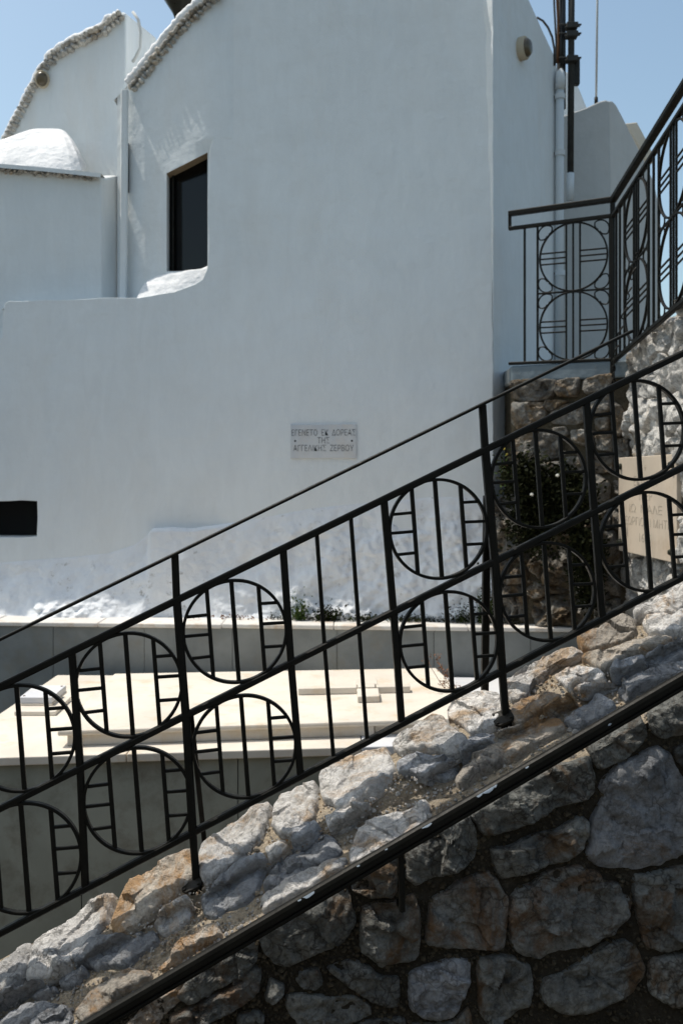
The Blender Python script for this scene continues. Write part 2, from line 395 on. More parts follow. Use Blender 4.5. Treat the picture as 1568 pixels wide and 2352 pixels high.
wall = empty('stair_wall', (0, 3.0, 0), 'rubble limestone stair wall rising to the right along the foreground', 'stone wall')
TOP = [
 ('A','pale',.035,[(-60,1200),(100,1090),(190,1020),(235,1010),(235,1060),(200,1190),(150,1260),(60,1340),(-60,1390)]),
 ('A','pale',.040,[(250,1010),(330,960),(440,880),(540,820),(640,740),(760,680),(835,655),(815,720),(780,830),(710,930),(640,1000),(560,1060),(470,1180),(380,1230),(205,1265),(215,1180)]),
 ('A','ochre',.042,[(875,665),(930,590),(1080,500),(1150,465),(1190,425),(1290,390),(1400,340),(1405,500),(1330,600),(1180,700),(1060,800),(960,870),(870,920),(810,890),(830,800),(855,720)]),
 ('B','pale',.040,[(85,595),(125,545),(230,480),(330,430),(480,330),(555,295),(565,330),(540,440),(495,540),(400,640),(290,740),(180,820),(100,860),(60,760),(60,650)]),
 ('B','pale',.042,[(605,330),(655,250),(760,190),(885,145),(902,180),(905,300),(885,390),(800,440),(730,515),(645,505),(598,460),(600,390)]),
 ('C','pale',.046,[(140,900),(180,850),(290,800),(460,710),(625,675),(645,740),(680,850),(630,920),(550,980),(430,1055),(310,1120),(255,1075),(175,1055),(162,980)]),
 ('B','pale',.032,[(972,370),(1060,335),(1200,295),(1290,300),(1235,340),(1225,400),(1140,460),(1060,495),(1005,475),(975,430)]),
 ('C','pale',.046,[(668,650),(705,590),(800,540),(950,462),(1035,465),(1065,520),(1190,600),(1210,640),(1135,715),(1085,745),(960,695),(745,715),(692,690)]),
 ('C','blue',.034,[(695,790),(760,745),(860,735),(1000,755),(1105,760),(1128,800),(1112,875),(1020,915),(905,895),(805,860),(715,862)]),
 ('C','pale',.044,[(1064,430),(1105,372),(1230,312),(1330,275),(1432,292),(1445,400),(1432,478),(1395,525),(1290,565),(1222,565),(1155,500),(1068,468)]),
 ('C','blue',.034,[(1145,700),(1205,622),(1330,575),(1402,592),(1385,640),(1318,705),(1222,755),(1165,775)]),
 ('D','pale',.044,[(262,830),(305,790),(420,722),(560,645),(700,575),(788,550),(843,582),(850,610),(775,655),(640,695),(560,765),(480,815),(475,880),(400,935),(335,915),(305,860)]),
 ('D','ochre',.046,[(812,510),(855,480),(1000,402),(1150,335),(1215,352),(1232,430),(1175,475),(1050,525),(930,573),(865,555)]),
 ('D','pale',.034,[(648,740),(722,705),(830,685),(955,705),(1010,740),(995,765),(860,795),(760,835),(685,788)]),
 ('D','ochre',.040,[(850,640),(935,605),(1060,565),(1200,505),(1330,475),(1435,485),(1490,485),(1435,538),(1300,585),(1180,606),(1060,682),(1010,712),(920,665)]),
 ('D','pale',.044,[(1228,310),(1295,262),(1420,185),(1568,95),(1700,35),(1720,200),(1560,275),(1420,303),(1305,333),(1245,335)]),
 ('D','pale',.044,[(1280,380),(1345,335),(1500,308),(1700,268),(1720,415),(1560,432),(1440,460),(1325,443)]),
 ('D','pale',.028,[(780,850),(865,815),(1000,785),(1100,793),(1090,838),(980,865),(850,875)]),
 ('D','blue',.036,[(1068,690),(1182,618),(1292,608),(1282,688),(1197,752),(1110,765),(1048,738)]),
 ('D','blue',.036,[(1300,604),(1440,548),(1568,480),(1720,430),(1720,560),(1560,622),(1405,692),(1315,685)]),
 ('D','blue',.040,[(712,1080),(825,992),(960,895),(1015,905),(1090,960),(960,1055),(805,1130)]),
 ('D','blue',.040,[(1108,860),(1205,795),(1400,705),(1568,648),(1720,605),(1720,700),(1500,778),(1300,855),(1165,935)]),
 ('D','ochre',.036,[(345,980),(480,905),(620,865),(690,882),(680,918),(560,995),(460,1055),(380,1100),(322,1058)]),
 ('D','ochre',.034,[(690,920),(762,893),(802,930),(812,958),(700,1012),(600,1045),(568,1010)]),
 ('D','ochre',.040,[(275,1125),(420,1098),(560,1048),(692,1066),(730,1140),(560,1225),(380,1322),(150,1445),(0,1535),(-55,1498),(105,1355),(205,1245)]),
 ('B','blue',.040,[(88,1000),(136,920),(290,762),(400,694),(512,645),(550,715),(510,825),(462,925),(395,1003),(250,1052),(182,1110),(106,1085)]),
 ('B','pale',.030,[(545,625),(620,585),(692,565),(710,610),(672,665),(600,732),(563,697)]),
 ('B','blue',.034,[(748,520),(805,455),(885,408),(920,442),(892,495),(825,562),(760,612),(735,600),(738,560)]),
 ('B','blue',.036,[(648,692),(725,645),(860,578),(955,528),(1022,545),(1090,640),(975,715),(858,755),(640,890),(530,912),(540,852),(608,772)]),
 ('B','pale',.036,[(520,965),(660,875),(860,775),(1005,706),(1115,685),(1082,760),(900,870),(700,985),(522,1075)]),
 ('B','pale',.038,[(1140,655),(1205,503),(1290,428),(1450,388),(1568,348),(1700,278),(1680,430),(1500,560),(1300,660),(1150,715)]),
 ('A','pale',.034,[(1118,885),(1185,765),(1280,688),(1350,650),(1382,760),(1372,825),(1275,893),(1172,930)]),
 ('A','blue',.036,[(530,1060),(700,965),(860,937),(1000,965),(1095,910),(1142,980),(1015,1072),(895,1172),(800,1163),(700,1190),(645,1165),(565,1172)]),
 ('A','blue',.034,[(425,1270),(522,1198),(632,1186),(642,1222),(538,1312),(455,1322)]),
 ('A','blue',.034,[(235,1380),(340,1298),(425,1325),(412,1358),(280,1412)]),
 ('A','blue',.034,[(-60,1480),(60,1350),(250,1290),(322,1275),(292,1345),(160,1395),(0,1495)]),
 ('A','ochre',.038,[(655,1380),(770,1278),(945,1178),(1010,1190),(1082,1215),(1092,1250),(900,1365),(820,1432),(720,1495),(600,1552),(548,1498)]),
 ('A','ochre',.038,[(1168,1180),(1245,1088),(1400,958),(1568,878),(1600,945),(1440,1030),(1290,1125),(1172,1202)]),
 ('A','blue',.036,[(240,1568),(400,1508),(498,1460),(522,1520),(480,1640),(200,1700)]),
 ('A','blue',.036,[(-60,1565),(200,1450),(380,1430),(445,1448),(300,1535),(100,1635),(-60,1685)]),
 ('A','grey',.036,[(-200,1250),(-80,1200),(-72,1390),(-100,1480),(-260,1520)]),
 ('A','pale',.036,[(0,1720),(200,1720),(420,1670),(560,1590),(620,1640),(420,1790),(150,1900),(-60,1900)]),
]
FACE = [
 ('F','grey',.045,[(108,540),(200,456),(420,356),(560,276),(690,178),(735,245),(762,340),(782,420),(752,515),(685,592),(560,642),(400,722),(282,760),(205,732),(138,655)]),
 ('B','grey',.045,[(0,1515),(100,1448),(300,1338),(435,1250),(480,1300),(470,1400),(412,1472),(300,1550),(0,1710),(-100,1650)]),
 ('B','grey',.045,[(1148,850),(1250,786),(1380,706),(1470,648),(1475,900),(1438,952),(1300,952),(1165,912)]),
 ('C','grey',.045,[(760,1420),(860,1335),(1020,1248),(1185,1130),(1222,1185),(1266,1350),(1250,1435),(1145,1530),(960,1592),(830,1640),(765,1600)]),
 ('E','grey',.050,[(28,345),(150,278),(400,118),(640,8),(895,-50),(912,50),(912,200),(872,243),(700,282),(500,392),(250,492),(155,492),(98,418)]),
 ('D','grey',.048,[(868,1232),(1000,1158),(1130,1068),(1235,1008),(1292,1100),(1302,1180),(1223,1253),(1135,1342),(980,1402),(936,1373),(907,1300)]),
 ('D','grey',.048,[(1298,1003),(1400,938),(1568,860),(1720,790),(1720,1145),(1568,1152),(1400,1180),(1348,1133)]),
 ('E','blue',.050,[(928,400),(948,322),(1006,222),(968,182),(1036,66),(1130,8),(1250,-70),(1380,-125),(1472,-55),(1512,55),(1562,108),(1692,200),(1692,560),(1562,632),(1436,690),(1250,732),(1102,732),(945,712),(888,636),(908,540)]),
 ('E','grey',.045,[(198,597),(330,588),(500,508),(650,478),(820,368),(882,405),(882,500),(843,604),(716,682),(540,742),(284,820),(228,735)]),
 ('E','brown',.050,[(348,962),(404,897),(492,868),(562,788),(682,748),(830,738),(962,787),(975,850),(1102,858),(1122,935),(1182,965),(1162,1078),(1053,1193),(896,1272),(620,1340),(542,1380),(404,1342),(348,1287),(338,1100)]),
 ('E','grey',.042,[(1218,797),(1380,778),(1500,738),(1700,755),(1700,1290),(1400,1330),(1288,1292),(1238,1100),(1218,930)]),
 ('F','grey',.048,[(828,354),(950,317),(1090,297),(1205,247),(1242,370),(1242,560),(1232,702),(1100,732),(953,762),(905,694),(836,664),(818,580)]),
 ('F','brown',.048,[(1338,282),(1480,198),(1568,148),(1740,88),(1822,185),(1872,282),(1862,480),(1842,632),(1568,628),(1462,622),(1298,584),(1318,420)]),
 ('F','grey',.034,[(132,990),(172,848),(275,897),(272,948),(188,1022)]),
 ('F','grey',.040,[(358,862),(394,798),(520,768),(552,880),(486,932),(402,913)]),
 ('F','grey',.044,[(588,776),(750,718),(865,748),(976,838),(1084,838),(1102,928),(1083,1062),(932,1032),(784,932),(626,823)]),
 ('F','grey',.040,[(298,966),(420,958),(600,990),(756,970),(890,1052),(890,1113),(700,1182),(400,1192),(306,1086)]),
 ('F','blue',.044,[(1178,826),(1300,768),(1500,708),(1612,728),(1592,900),(1552,995),(1476,1122),(1300,1142),(1178,1056)]),
 ('E','grey',.042,[(98,1395),(300,1378),(462,1446),(492,1568),(462,1712),(400,1750),(200,1890),(118,1796),(98,1600)]),
 ('E','grey',.042,[(578,1545),(722,1498),(872,1388),(1000,1300),(1146,1260),(1252,1352),(1282,1500),(1192,1642),(1000,1752),(700,1790),(568,1696)]),
 ('E','grey',.042,[(1330,1400),(1568,1360),(1700,1350),(1700,1700),(1500,1740),(1333,1640)]),
 ('F','brown',.040,[(-100,830),(60,760),(114,785),(96,925),(50,945),(-80,1000)]),
 ('F','grey',.040,[(-60,1110),(80,1078),(132,1112),(124,1180),(50,1260),(-60,1260)]),
 ('F','grey',.040,[(200,1230),(380,1225),(700,1215),(860,1150),(1120,1130),(1140,1300),(700,1380),(220,1380)]),
 ('F','grey',.040,[(1180,1180),(1480,1160),(1600,1050),(1640,1300),(1500,1400),(1200,1400)]),
 ('A','ochre',.040,[(905,1568),(1050,1438),(1200,1340),(1370,1250),(1385,1330),(1195,1492),(1100,1612),(855,1618)]),
 ('B','brown',.040,[(-140,1790),(60,1700),(300,1580),(430,1500),(480,1500),(480,1640),(300,1760),(100,1840),(-120,1880)]),
 ('E','grey',.040,[(30,1000),(60,800),(180,780),(290,880),(290,1100),(270,1300),(140,1310),(100,1150)]),
 ('D','grey',.040,[(1500,1260),(1568,1230),(1720,1220),(1720,1420),(1600,1420),(1520,1340)]),
]
used = 0
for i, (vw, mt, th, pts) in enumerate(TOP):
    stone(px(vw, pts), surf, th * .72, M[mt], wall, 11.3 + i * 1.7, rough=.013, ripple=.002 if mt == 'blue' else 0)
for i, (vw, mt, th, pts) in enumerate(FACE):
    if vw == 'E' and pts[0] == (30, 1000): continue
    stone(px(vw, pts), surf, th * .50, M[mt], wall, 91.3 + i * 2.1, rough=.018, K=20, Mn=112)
# small filler stones bedded in the joints of the top
random.seed(3)
fill = MB()
polys = [px(vw, pts) for vw, mt, th, pts in TOP + FACE]
def inside(x, y, poly):
    c = False; n = len(poly)
    for i in range(n):
        x1, y1 = poly[i]; x2, y2 = poly[i - 1]
        if (y1 > y) != (y2 > y) and x < (x2 - x1) * (y - y1) / (y2 - y1) + x1: c = not c
    return c
cnt = 0
for k in range(9000):
    x = random.uniform(-10, 1600); yb = 2170 - .523 * x; y = yb + random.uniform(10, 290)
    if any(inside(x, y, q) for q in polys): continue
    p, n, v = surf(x, y)
    if v < .01 or p.y - 3.13 - RS * p.x > .085: continue
    r = random.uniform(.002, .006) * (1 + (random.random() < .08)); pts = []
    a0 = random.random() * 6
    for j in range(6):
        a = a0 + j * math.pi / 3; s1 = n.cross(Vector((0, 1, 0))).normalized(); s2 = n.cross(s1)
        pts.append(p + (s1 * math.cos(a) + s2 * math.sin(a)) * r * random.uniform(.7, 1.2))
    top = [q * .45 + p * .55 + n * r * random.uniform(.5, .9) for q in pts]
    fill.add(pts + top, [(j, (j + 1) % 6, 6 + (j + 1) % 6, 6 + j) for j in range(6)] + [(6, 7, 8, 9, 10, 11)], random.choice([0, 0, 1, 2])); cnt += 1
    if cnt > 1800: break
cnt = 0
for k in range(12000):
    x = random.uniform(-10, 1600); ye = 2450 - .534 * x; y = random.uniform(ye, 2380)
    if y < ye or any(inside(x, y, q) for q in polys): continue
    p, n, v = surf(x, y)
    if v > -.01: continue
    r = random.choice([random.uniform(.0015, .004), random.uniform(.003, .009)]); pts = []; s1 = n.cross(Vector((0, 0, 1))).normalized(); s2 = n.cross(s1); a0 = random.random() * 6; el = random.uniform(.6, 1.5)
    for j in range(6):
        a = a0 + j * math.pi / 3; pts.append(p - n * .006 + (s1 * math.cos(a) * el + s2 * math.sin(a)) * r * random.uniform(.7, 1.2))
    top = [q * .6 + p * .4 + n * (.004 + r * random.uniform(.2, .6)) for q in pts]
    fill.add(pts + top, [(j, (j + 1) % 6, 6 + (j + 1) % 6, 6 + j) for j in range(6)] + [(6, 7, 8, 9, 10, 11)], 3); cnt += 1
    if cnt > 1500: break
o = fill.build('gravel', [M['pale'], M['ochre'], M['mortar'], M['mortar_terr']], wall); tag(o, kind='stuff')
# mortar core
mo = MB(); rows = []
for k in range(5): rows.append(('b', k / 4))
for k in range(1, 21): rows.append(('t', k / 20))
for k in range(1, 31): rows.append(('f', k / 30))
def core(u, v):
    X = -1.9 + 4.4 * u; kd, s = rows[min(len(rows) - 1, int(round(v * (len(rows) - 1))))]
    Yb = 3.13 + RS * X + .105; Yf = 3.13 + RS * X + VF
    if kd == 'b': p = Vector((X, Yb, -.2 + (ztop(X, Yb) + .2) * s)); n = Vector((0, 1, 0))
    elif kd == 't': Y = Yb + (Yf - Yb) * s; p = Vector((X, Y, ztop(X, Y))); n = nT
    else:
        ze = ztop(X, Yf); Z = ze + (-.2 - ze) * (s ** 1.3); p = Vector((X, yface(X, Z), Z)); n = nF
    return p + n * (.008 * nz(p, 7) + .005 * fbm(p, 25) - (.010 if kd == 'f' else .005))
mo.grid(core, 150, len(rows) - 1)
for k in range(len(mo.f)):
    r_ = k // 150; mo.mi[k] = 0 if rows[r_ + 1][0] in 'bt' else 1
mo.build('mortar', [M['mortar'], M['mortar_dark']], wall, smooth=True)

# ------------------------------------------------------------------ main railing
RY = .13; ra = math.atan(RY); ex = Vector((math.cos(ra), math.sin(ra), 0)); ez = Vector((0, 0, 1)); en = Vector((math.sin(ra), -math.cos(ra), 0))
RP = (Vector((0, 3.13, 0)), Vector((RY, -1, 0)))
def rh(x, y): return hit(x, y, RP)
Hl = lambda x: 1469 - .4885 * x
Tl = lambda x: 1577 - .4885 * x
Ml = lambda x: 1857 - .5003 * x
Bl = lambda x: 2143 - .522 * x
rail = empty('stair_railing', (0, 3.13, 0), 'tall black wrought iron stair railing of ladder barred rings on the stone wall', 'railing')
def rpart(name, fn, mat=None, parent=rail, bevel=0):
    m = MB(); fn(m); return m.build(name, mat or M['iron'], parent)
rpart('handrail', lambda m: m.bar(rh(-260, Hl(-260)), rh(1450, Hl(1450)), .0095, .040, en))
rpart('top_rail', lambda m: m.bar(rh(-260, Tl(-260)), rh(1760, Tl(1760)), .0215, .026, en))
rpart('middle_rail', lambda m: m.bar(rh(-260, Ml(-260)), rh(1760, Ml(1760)), .0205, .026, en))
rpart('bottom_rail', lambda m: m.bar(rh(-260, Bl(-260)), rh(1760, Bl(1760)), .0205, .026, en))
posts = [(-72, -55, -43), (166, 185, 197), (650, 668, 690), (881, 903, 922), (1345, 1363, 1382), (1578, 1596, 1614)]
for a, b, c in posts:
    rpart('post', lambda m: (m.bar(rh(a, Tl(a)), rh(b, Ml(b)), .0225, .0225, en), m.bar(rh(b, Ml(b) - 4), rh(c, Bl(c)), .0222, .0222, en)))
for (h, t_, m_, b_, f) in [(402, 406, 427, 443, (453, 2046)), (1107, 1113, 1135, 1152, (1162, 1668))]:
    rpart('main_post', lambda m: (m.bar(rh(h, Hl(h) + 2), rh(t_, Tl(t_)), .0225, .0225, en), m.bar(rh(t_, Tl(t_) - 4), rh(m_, Ml(m_)), .0255, .0255, en),
                                  m.bar(rh(m_, Ml(m_) - 4), rh(b_, Bl(b_)), .0258, .0258, en), m.bar(rh(b_, Bl(b_) - 4), rh(*f), .0235, .0235, en)))
    p = rh(*f); n = nT; s1 = Vector((0, 1, 0)).cross(n).normalized(); s2 = n.cross(s1)
    m = MB(); q = p + n * .03
    m.bar(q - n * .03, q + n * .004, .045, .048, s2); m.bar(q + n * .002, q + n * .010, .066, .068, s2)
    for a in range(4):
        d = s1 * (.023 if a % 2 else -.023) + s2 * (.023 if a > 1 else -.023); m.bar(q + n * .009 + d, q + n * .016 + d, .008, .008, s2)
    m.build('base_plate', M['iron2'], rail)
# rear stays
st = MB(); a = rh(436, 1640) + Vector((0, .022, 0)); st.bar(a, P(476, 1960, 3.33) - Vector((0, 0, .05)), .016, .016, en); st.build('stay', M['iron'], rail)
st = MB(); a = rh(1120, 1140) + Vector((0, .02, 0)); st.bar(a, P(1112, 1600, 3.40) - Vector((0, 0, .05)), .024, .024, en); st.build('stay', M['iron'], rail)
for (t_, m_, b_) in [(727, 745, 766), (805, 824, 843)]:
    rpart('baluster', lambda m: (m.bar(rh(t_, Tl(t_)), rh(m_, Ml(m_)), .0125, .0125, en), m.bar(rh(m_, Ml(m_)), rh(b_, Bl(b_)), .0125, .0125, en)))
# ring prototype, radius 1 unit = .155 m
R0 = .1555; lean = math.radians(4.3); lv = Vector((-math.sin(lean), 0, math.cos(lean))); lx = Vector((1, 0, 0)); ly = Vector((0, -1, 0))
m = MB(); m.ring(Vector(), R0, .0095, .021, Vector((1, 0, 0)), Vector((0, 0, 1)), 80); ring_me = m.build('ring_source', M['iron'], smooth=False)
parts = []
def chord(off):
    # intersections of the leaning line through off*x with the circle
    c = Vector((off, 0, 0)); bq = c.dot(lv); cq = c.dot(c) - R0 * R0; d = math.sqrt(bq * bq - cq); return c + lv * (-bq + d), c + lv * (-bq - d)
for off, w in ((-.076, .0125), (.0, .0135), (.081, .0125)):
    a, b = chord(off); m = MB(); m.bar(a, b, w, .014, ly); parts.append(m.build('ring_bar', M['iron'], origin=(0, 0, 0)))
def circ_x(z, sgn): return sgn * math.sqrt(max(0, R0 * R0 - z * z))
for sgn, zs in ((-1, (.049, -.010, -.077)), (1, (.083, .021, -.050))):
    for z in zs:
        xi = (-.076 if sgn < 0 else .081) - math.tan(lean) * z; xo = circ_x(z, sgn)
        m = MB(); m.bar((xi, 0, z + (0 if sgn > 0 else .003)), (xo, 0, z - (.003 if sgn < 0 else -.003)), .0095, .012, ly); parts.append(m.build('rung', M['iron'], origin=(0, 0, 0)))
rings = [(297, 1573, 119), (317, 1838, 121), (540, 1450, 117), (562, 1714, 117), (1006, 1215, 113.5), (1030, 1473, 114),
         (1236, 1100, 112), (1256, 1359, 112), (1462, 988, 113.5), (1486, 1244, 113.5), (48, 1695, 121.5), (58, 1970, 126)]
for i, (x, y, r) in enumerate(rings):
    c = rh(x, y); s = r / FP * c.y / R0
    ro = ring_me if i == 0 else ring_me.copy()
    if i: C.objects.link(ro)
    ro.name = 'ring'; ro.parent = rail; ro.location = c - rail.location; ro.rotation_euler = (0, 0, ra); ro.scale = (s, 1, s)
    for q in parts:
        k = q if i == 0 else q.copy()
        if i: C.objects.link(k)
        k.parent = ro; k.location = (0, 0, 0)
    if i == 0: pass

# ------------------------------------------------------------------ near handrail
hx = Vector((1, RS, 0)).normalized()
HPl = (Vector((0, 2.78, 0)), Vector((RS, -1, 0)))
hr = empty('near_handrail', (0, 2.78, 0), 'black moulded handrail with chipped paint crossing in front of the stones', 'handrail')
a = hit(170, 2379, HPl); b = hit(1640, 1518, HPl); d = (b - a).normalized(); n = (Vector((RS, -1, 0)) - d * Vector((RS, -1, 0)).dot(d)).normalized(); s = d.cross(n)
if s.z < 0: s = -s
pr = [(.026, .002), (.027, .010), (.023, .018), (.012, .021), (-.006, .021), (-.0105, .015), (-.0125, .017), (-.015, .0215), (-.024, .0205), (-.027, .015), (-.027, -.012), (-.015, -.018), (.018, -.018), (.025, -.010)]
pr = [(a_ * .84, b_ if b_ > 0 else b_ * .6) for a_, b_ in pr]
m = MB(); m.sweep([a, b], pr, s, n); m.build('rail', M['iron'], hr)
c0 = hit(920, 1935, HPl); c1 = hit(923, 2092, HPl)
m = MB(); m.bar(c0, c1, .0165, .016, Vector((RS, -1, 0))); m.tube([c1 + Vector((0, 0, .004)), c1 + Vector((0, .05, -.012)), c1 + Vector((-.01, .15, -.02))], .009, 8); m.build('bracket', M['iron'], hr)
def chip(x, y, L, W, sd):
    # flake of missing paint on the front or top of the rail
    p = hit(x, y, HPl); tt = (p - a).dot(d); h = max(-.004, min(.0172, (p - a).dot(s))); off = .0214 if h < .0108 else .0214 - (h - .0108) * .40 + .0004
    q = a + d * tt + s * h + n * off; pts = []; rr = random.Random(sd)
    for k in range(11):
        an = 2 * math.pi * k / 11; u = math.cos(an) * L * rr.uniform(.65, 1.1); w = math.sin(an) * W * rr.uniform(.6, 1.1)
        w = max(-.004 - h, min(.018 - h, w)); hh = h + w; o2 = .0214 if hh < .0108 else .0214 - (hh - .0108) * .40 + .0004
        pts.append(a + d * (tt + u) + s * hh + n * o2)
    cm = MB(); cm.prism([z + n * .0005 for z in pts], -n * .0008); return cm.build('paint_chip', M['chip'], hr, center=True)
for i, (x, y, L, W) in enumerate([(1113, 1803, .022, .007), (1128, 1793, .008, .004), (1095, 1817, .012, .005), (974, 1883, .017, .004), (702, 2037, .022, .007), (681, 2051, .006, .003),
                                  (1204, 1757, .006, .003), (1392, 1660, .007, .003), (816, 1975, .006, .003), (880, 1938, .005, .002)]): chip(x, y, L, W, i)

# ------------------------------------------------------------------ stairs in front of the wall (below the frame)
st = empty('stairs', (0, 1.6, 0), kind='structure')
for k in range(-8, 9):
    X0 = k * .30; z = .12 + .155 * k + .05
    if z < .02: continue
    m = MB(); m.box((X0, .2 + .0, z - .35), (X0 + .32, 2.78 + RS * X0, z)); m.build('step', M['step'], st, bevel=.01)

# unseen house-sized block added behind the viewer to shade the stair wall
m = MB(); m.box((-7, -4.0, -.2), (7, -.9, 4.4)); hb = m.build('unseen_shade_block', plaster('shade_block_render', (.52, .50, .46), .3)); tag(hb, kind='structure')
# ------------------------------------------------------------------ marble ledge wall
ledge = empty('marble_ledge_wall', (0, 6.7, 0), 'low grey marble clad ledge running along the foot of the white church', 'ledge')
zl = 1.442
lf = lambda X: 6.505 - .0765 * X          # coping nose
lb = lambda X: 6.90 - .10 * X
xs = [-3.3, -2.35, -1.62, -.79, -.05, .82, 1.62, 2.3]
for i in range(len(xs) - 1):
    a, b = xs[i] + .002, xs[i + 1] - .002; dz = random.uniform(-.002, .002)
    m = MB(); m.prism([Vector((a, lf(a), zl + dz - .028)), Vector((b, lf(b), zl + dz - .028)), Vector((b, lb(b) + .5, zl + dz - .028)), Vector((a, lb(a) + .5, zl + dz - .028))], Vector((0, 0, .028)))
    m.build('coping_slab', M['marble_coping'], ledge, bevel=.006)
xs = [-3.3, -2.6, -1.93, -1.31, -.72, -.03, .60, 1.22, 1.80, 2.3]
for i in range(len(xs) - 1):
    a, b = xs[i] + .0018, xs[i + 1] - .0018; o_ = .022 + random.uniform(-.002, .002)
    m = MB(); m.prism([Vector((a, lf(a) + o_, -.1)), Vector((b, lf(b) + o_, -.1)), Vector((b, lf(b) + o_ + .03, -.1)), Vector((a, lf(a) + o_ + .03, -.1))], Vector((0, 0, zl - .029 + .1)))
    m.build('facing_panel', M['marble_grey'], ledge)
m = MB(); m.prism([Vector((-3.3, lf(-3.3) + .058, -.1)), Vector((2.3, lf(2.3) + .058, -.1)), Vector((2.3, 7.3, -.1)), Vector((-3.3, 7.5, -.1))], Vector((0, 0, zl - .032 + .1))); m.build('core', M['marble_shade_dirty'], ledge)

# ------------------------------------------------------------------ grave
def quad_at(z, corners):
    return [hit(x, y, (Vector((0, 0, z)), Vector((0, 0, 1)))) for x, y in corners]
grave = empty('marble_grave', (-.4, 5.6, 0), 'broad white marble grave slab on a plinth, lying in full sun', 'grave')
zb = 1.12
front = lambda X: 4.745 + .109 * X
def lerp4(q, u, v): return q[0].lerp(q[1], u).lerp(q[3].lerp(q[2], u), v)
bq = [Vector((-1.87, front(-1.87), zb)), Vector((1.13, front(1.13), zb)), Vector((1.15, 6.42, zb)), Vector((-1.855, 6.50, zb))]
cuts = [0, .29, .655, 1.0]
for i in range(3):
    u0, u1 = cuts[i] + .0006, cuts[i + 1] - .0006
    m = MB(); pts = [lerp4(bq, u0, 0), lerp4(bq, u1, 0), lerp4(bq, u1, 1), lerp4(bq, u0, 1)]
    m.prism([p - Vector((0, 0, .04)) for p in pts], Vector((0, 0, .04))); m.build('base_slab', M['marble_blue'] if i == 2 else M['marble'], grave, bevel=.005)
ins = .028
cuts = [0, .22, .46, .685, .86, 1.0]
for i in range(5):
    u0, u1 = cuts[i] + .0008, cuts[i + 1] - .0008
    a, b = bq[0].lerp(bq[1], u0) + Vector((0, ins, -.041)), bq[0].lerp(bq[1], u1) + Vector((0, ins, -.041))
    m = MB(); m.prism([Vector((a.x, a.y, -.05)), Vector((b.x, b.y, -.05)), Vector((b.x, b.y + .03, -.05)), Vector((a.x, a.y + .03, -.05))], Vector((0, 0, a.z + .05))); m.build('plinth_panel', M['marble_shade_dirty'], grave)
m = MB(); m.prism([Vector((bq[0].x + .03, bq[0].y + .07, -.05)), Vector((bq[1].x - .03, bq[1].y + .07, -.05)), Vector((bq[2].x - .03, bq[2].y - .01, -.05)), Vector((bq[3].x + .03, bq[3].y - .01, -.05))], Vector((0, 0, zb - .043 + .05))); m.build('plinth_core', M['marble_shade_dirty'], grave)
zt = 1.20
tq = quad_at(zt, [(132, 1679), (1122, 1648), (1001, 1534), (263, 1547)])
m = MB(); m.prism([p - Vector((0, 0, .026)) for p in tq], Vector((0, 0, .026))); m.build('top_slab', M['marble'], grave, bevel=.008)
def inset(q, d):
    c = sum(q, Vector()) / 4; return [p + (c - p).normalized() * d for p in q]
iq = inset(tq, .05)
for u0, u1, dd in ((0, .735, 0), (.7365, 1, .02)):
    m = MB(); pts = [lerp4(iq, u0, 0) + Vector((0, dd, 0)), lerp4(iq, u1, 0) + Vector((0, dd, 0)), lerp4(iq, u1, 1), lerp4(iq, u0, 1)]
    m.prism([Vector((p.x, p.y, zb + .001)) for p in pts], Vector((0, 0, zt - .027 - zb - .001))); m.build('plinth_block', M['marble'], grave, bevel=.003)
# cross lying on the slab
zc = zt + .001
cr = empty('marble_cross', (0.1, 5.5, zc), 'white marble cross lying flat on the sunny grave slab', 'cross')
def slabbox(name, x0, x1, y0, y1, z, th, mat, par, ang=.10, c=Vector((0, 0, 0)), bev=.004):
    m = MB(); pts = []
    for X, Y in ((x0, y0), (x1, y0), (x1, y1), (x0, y1)):
        pts.append(Vector((X, Y + ang * (X), z)))
    m.prism(pts, Vector((0, 0, th))); return m.build(name, mat, par, bevel=bev)
pc = hit(846, 1592, (Vector((0, 0, zc)), Vector((0, 0, 1))))
th = .036
Yc = pc.y - .10 * pc.x
slabbox('long_arm', -.24, .085, Yc - .012, Yc + .062, zc, th, M['marble'], cr)
slabbox('right_arm', .195, .385, Yc - .012, Yc + .062, zc, th, M['marble'], cr)
slabbox('hub', .092, .188, Yc - .03, Yc + .075, zc, th + .006, M['marble'], cr)
for nm, y0, y1 in (('foot_arm', Yc - .235, Yc - .032), ('head_arm', Yc + .078, Yc + .25)):
    slabbox(nm, .086, .205, y0, y1, zc, th - .002, M['marble'], cr)
for k, u in enumerate((0, 1)):
    pass
# stepped marble block near the left end
sb = empty('stepped_marble_block', (-1.6, 5.5, zb), 'small stepped marble block at the left end of the grave', 'grave block')
def pq(z, pts): return quad_at(z, pts)
q = pq(zb + .024, [(33, 1634), (128, 1634), (164, 1600), (100, 1592)]); q[3] = q[0] + (q[2] - q[1]); m = MB(); m.prism([p - Vector((0, 0, .023)) for p in q], Vector((0, 0, .023))); m.build('lower_step', M['marble'], sb, bevel=.004)
q = pq(zb + .048, [(45, 1611), (120, 1611), (153, 1583), (80, 1583)]); q = [p for p in q]; lo = inset(q, -.012)
q2 = [Vector((p.x, p.y, zb + .0245)) for p in inset(q, -.006)]; m = MB(); m.prism(q2, Vector((0, 0, .012))); m.build('upper_step', M['marble'], sb, bevel=.003)
m = MB(); m.prism([Vector((p.x, p.y, zb + .037)) for p in q], Vector((0, 0, .034))); m.build('top_block', M['marble_blue'], sb, bevel=.004)
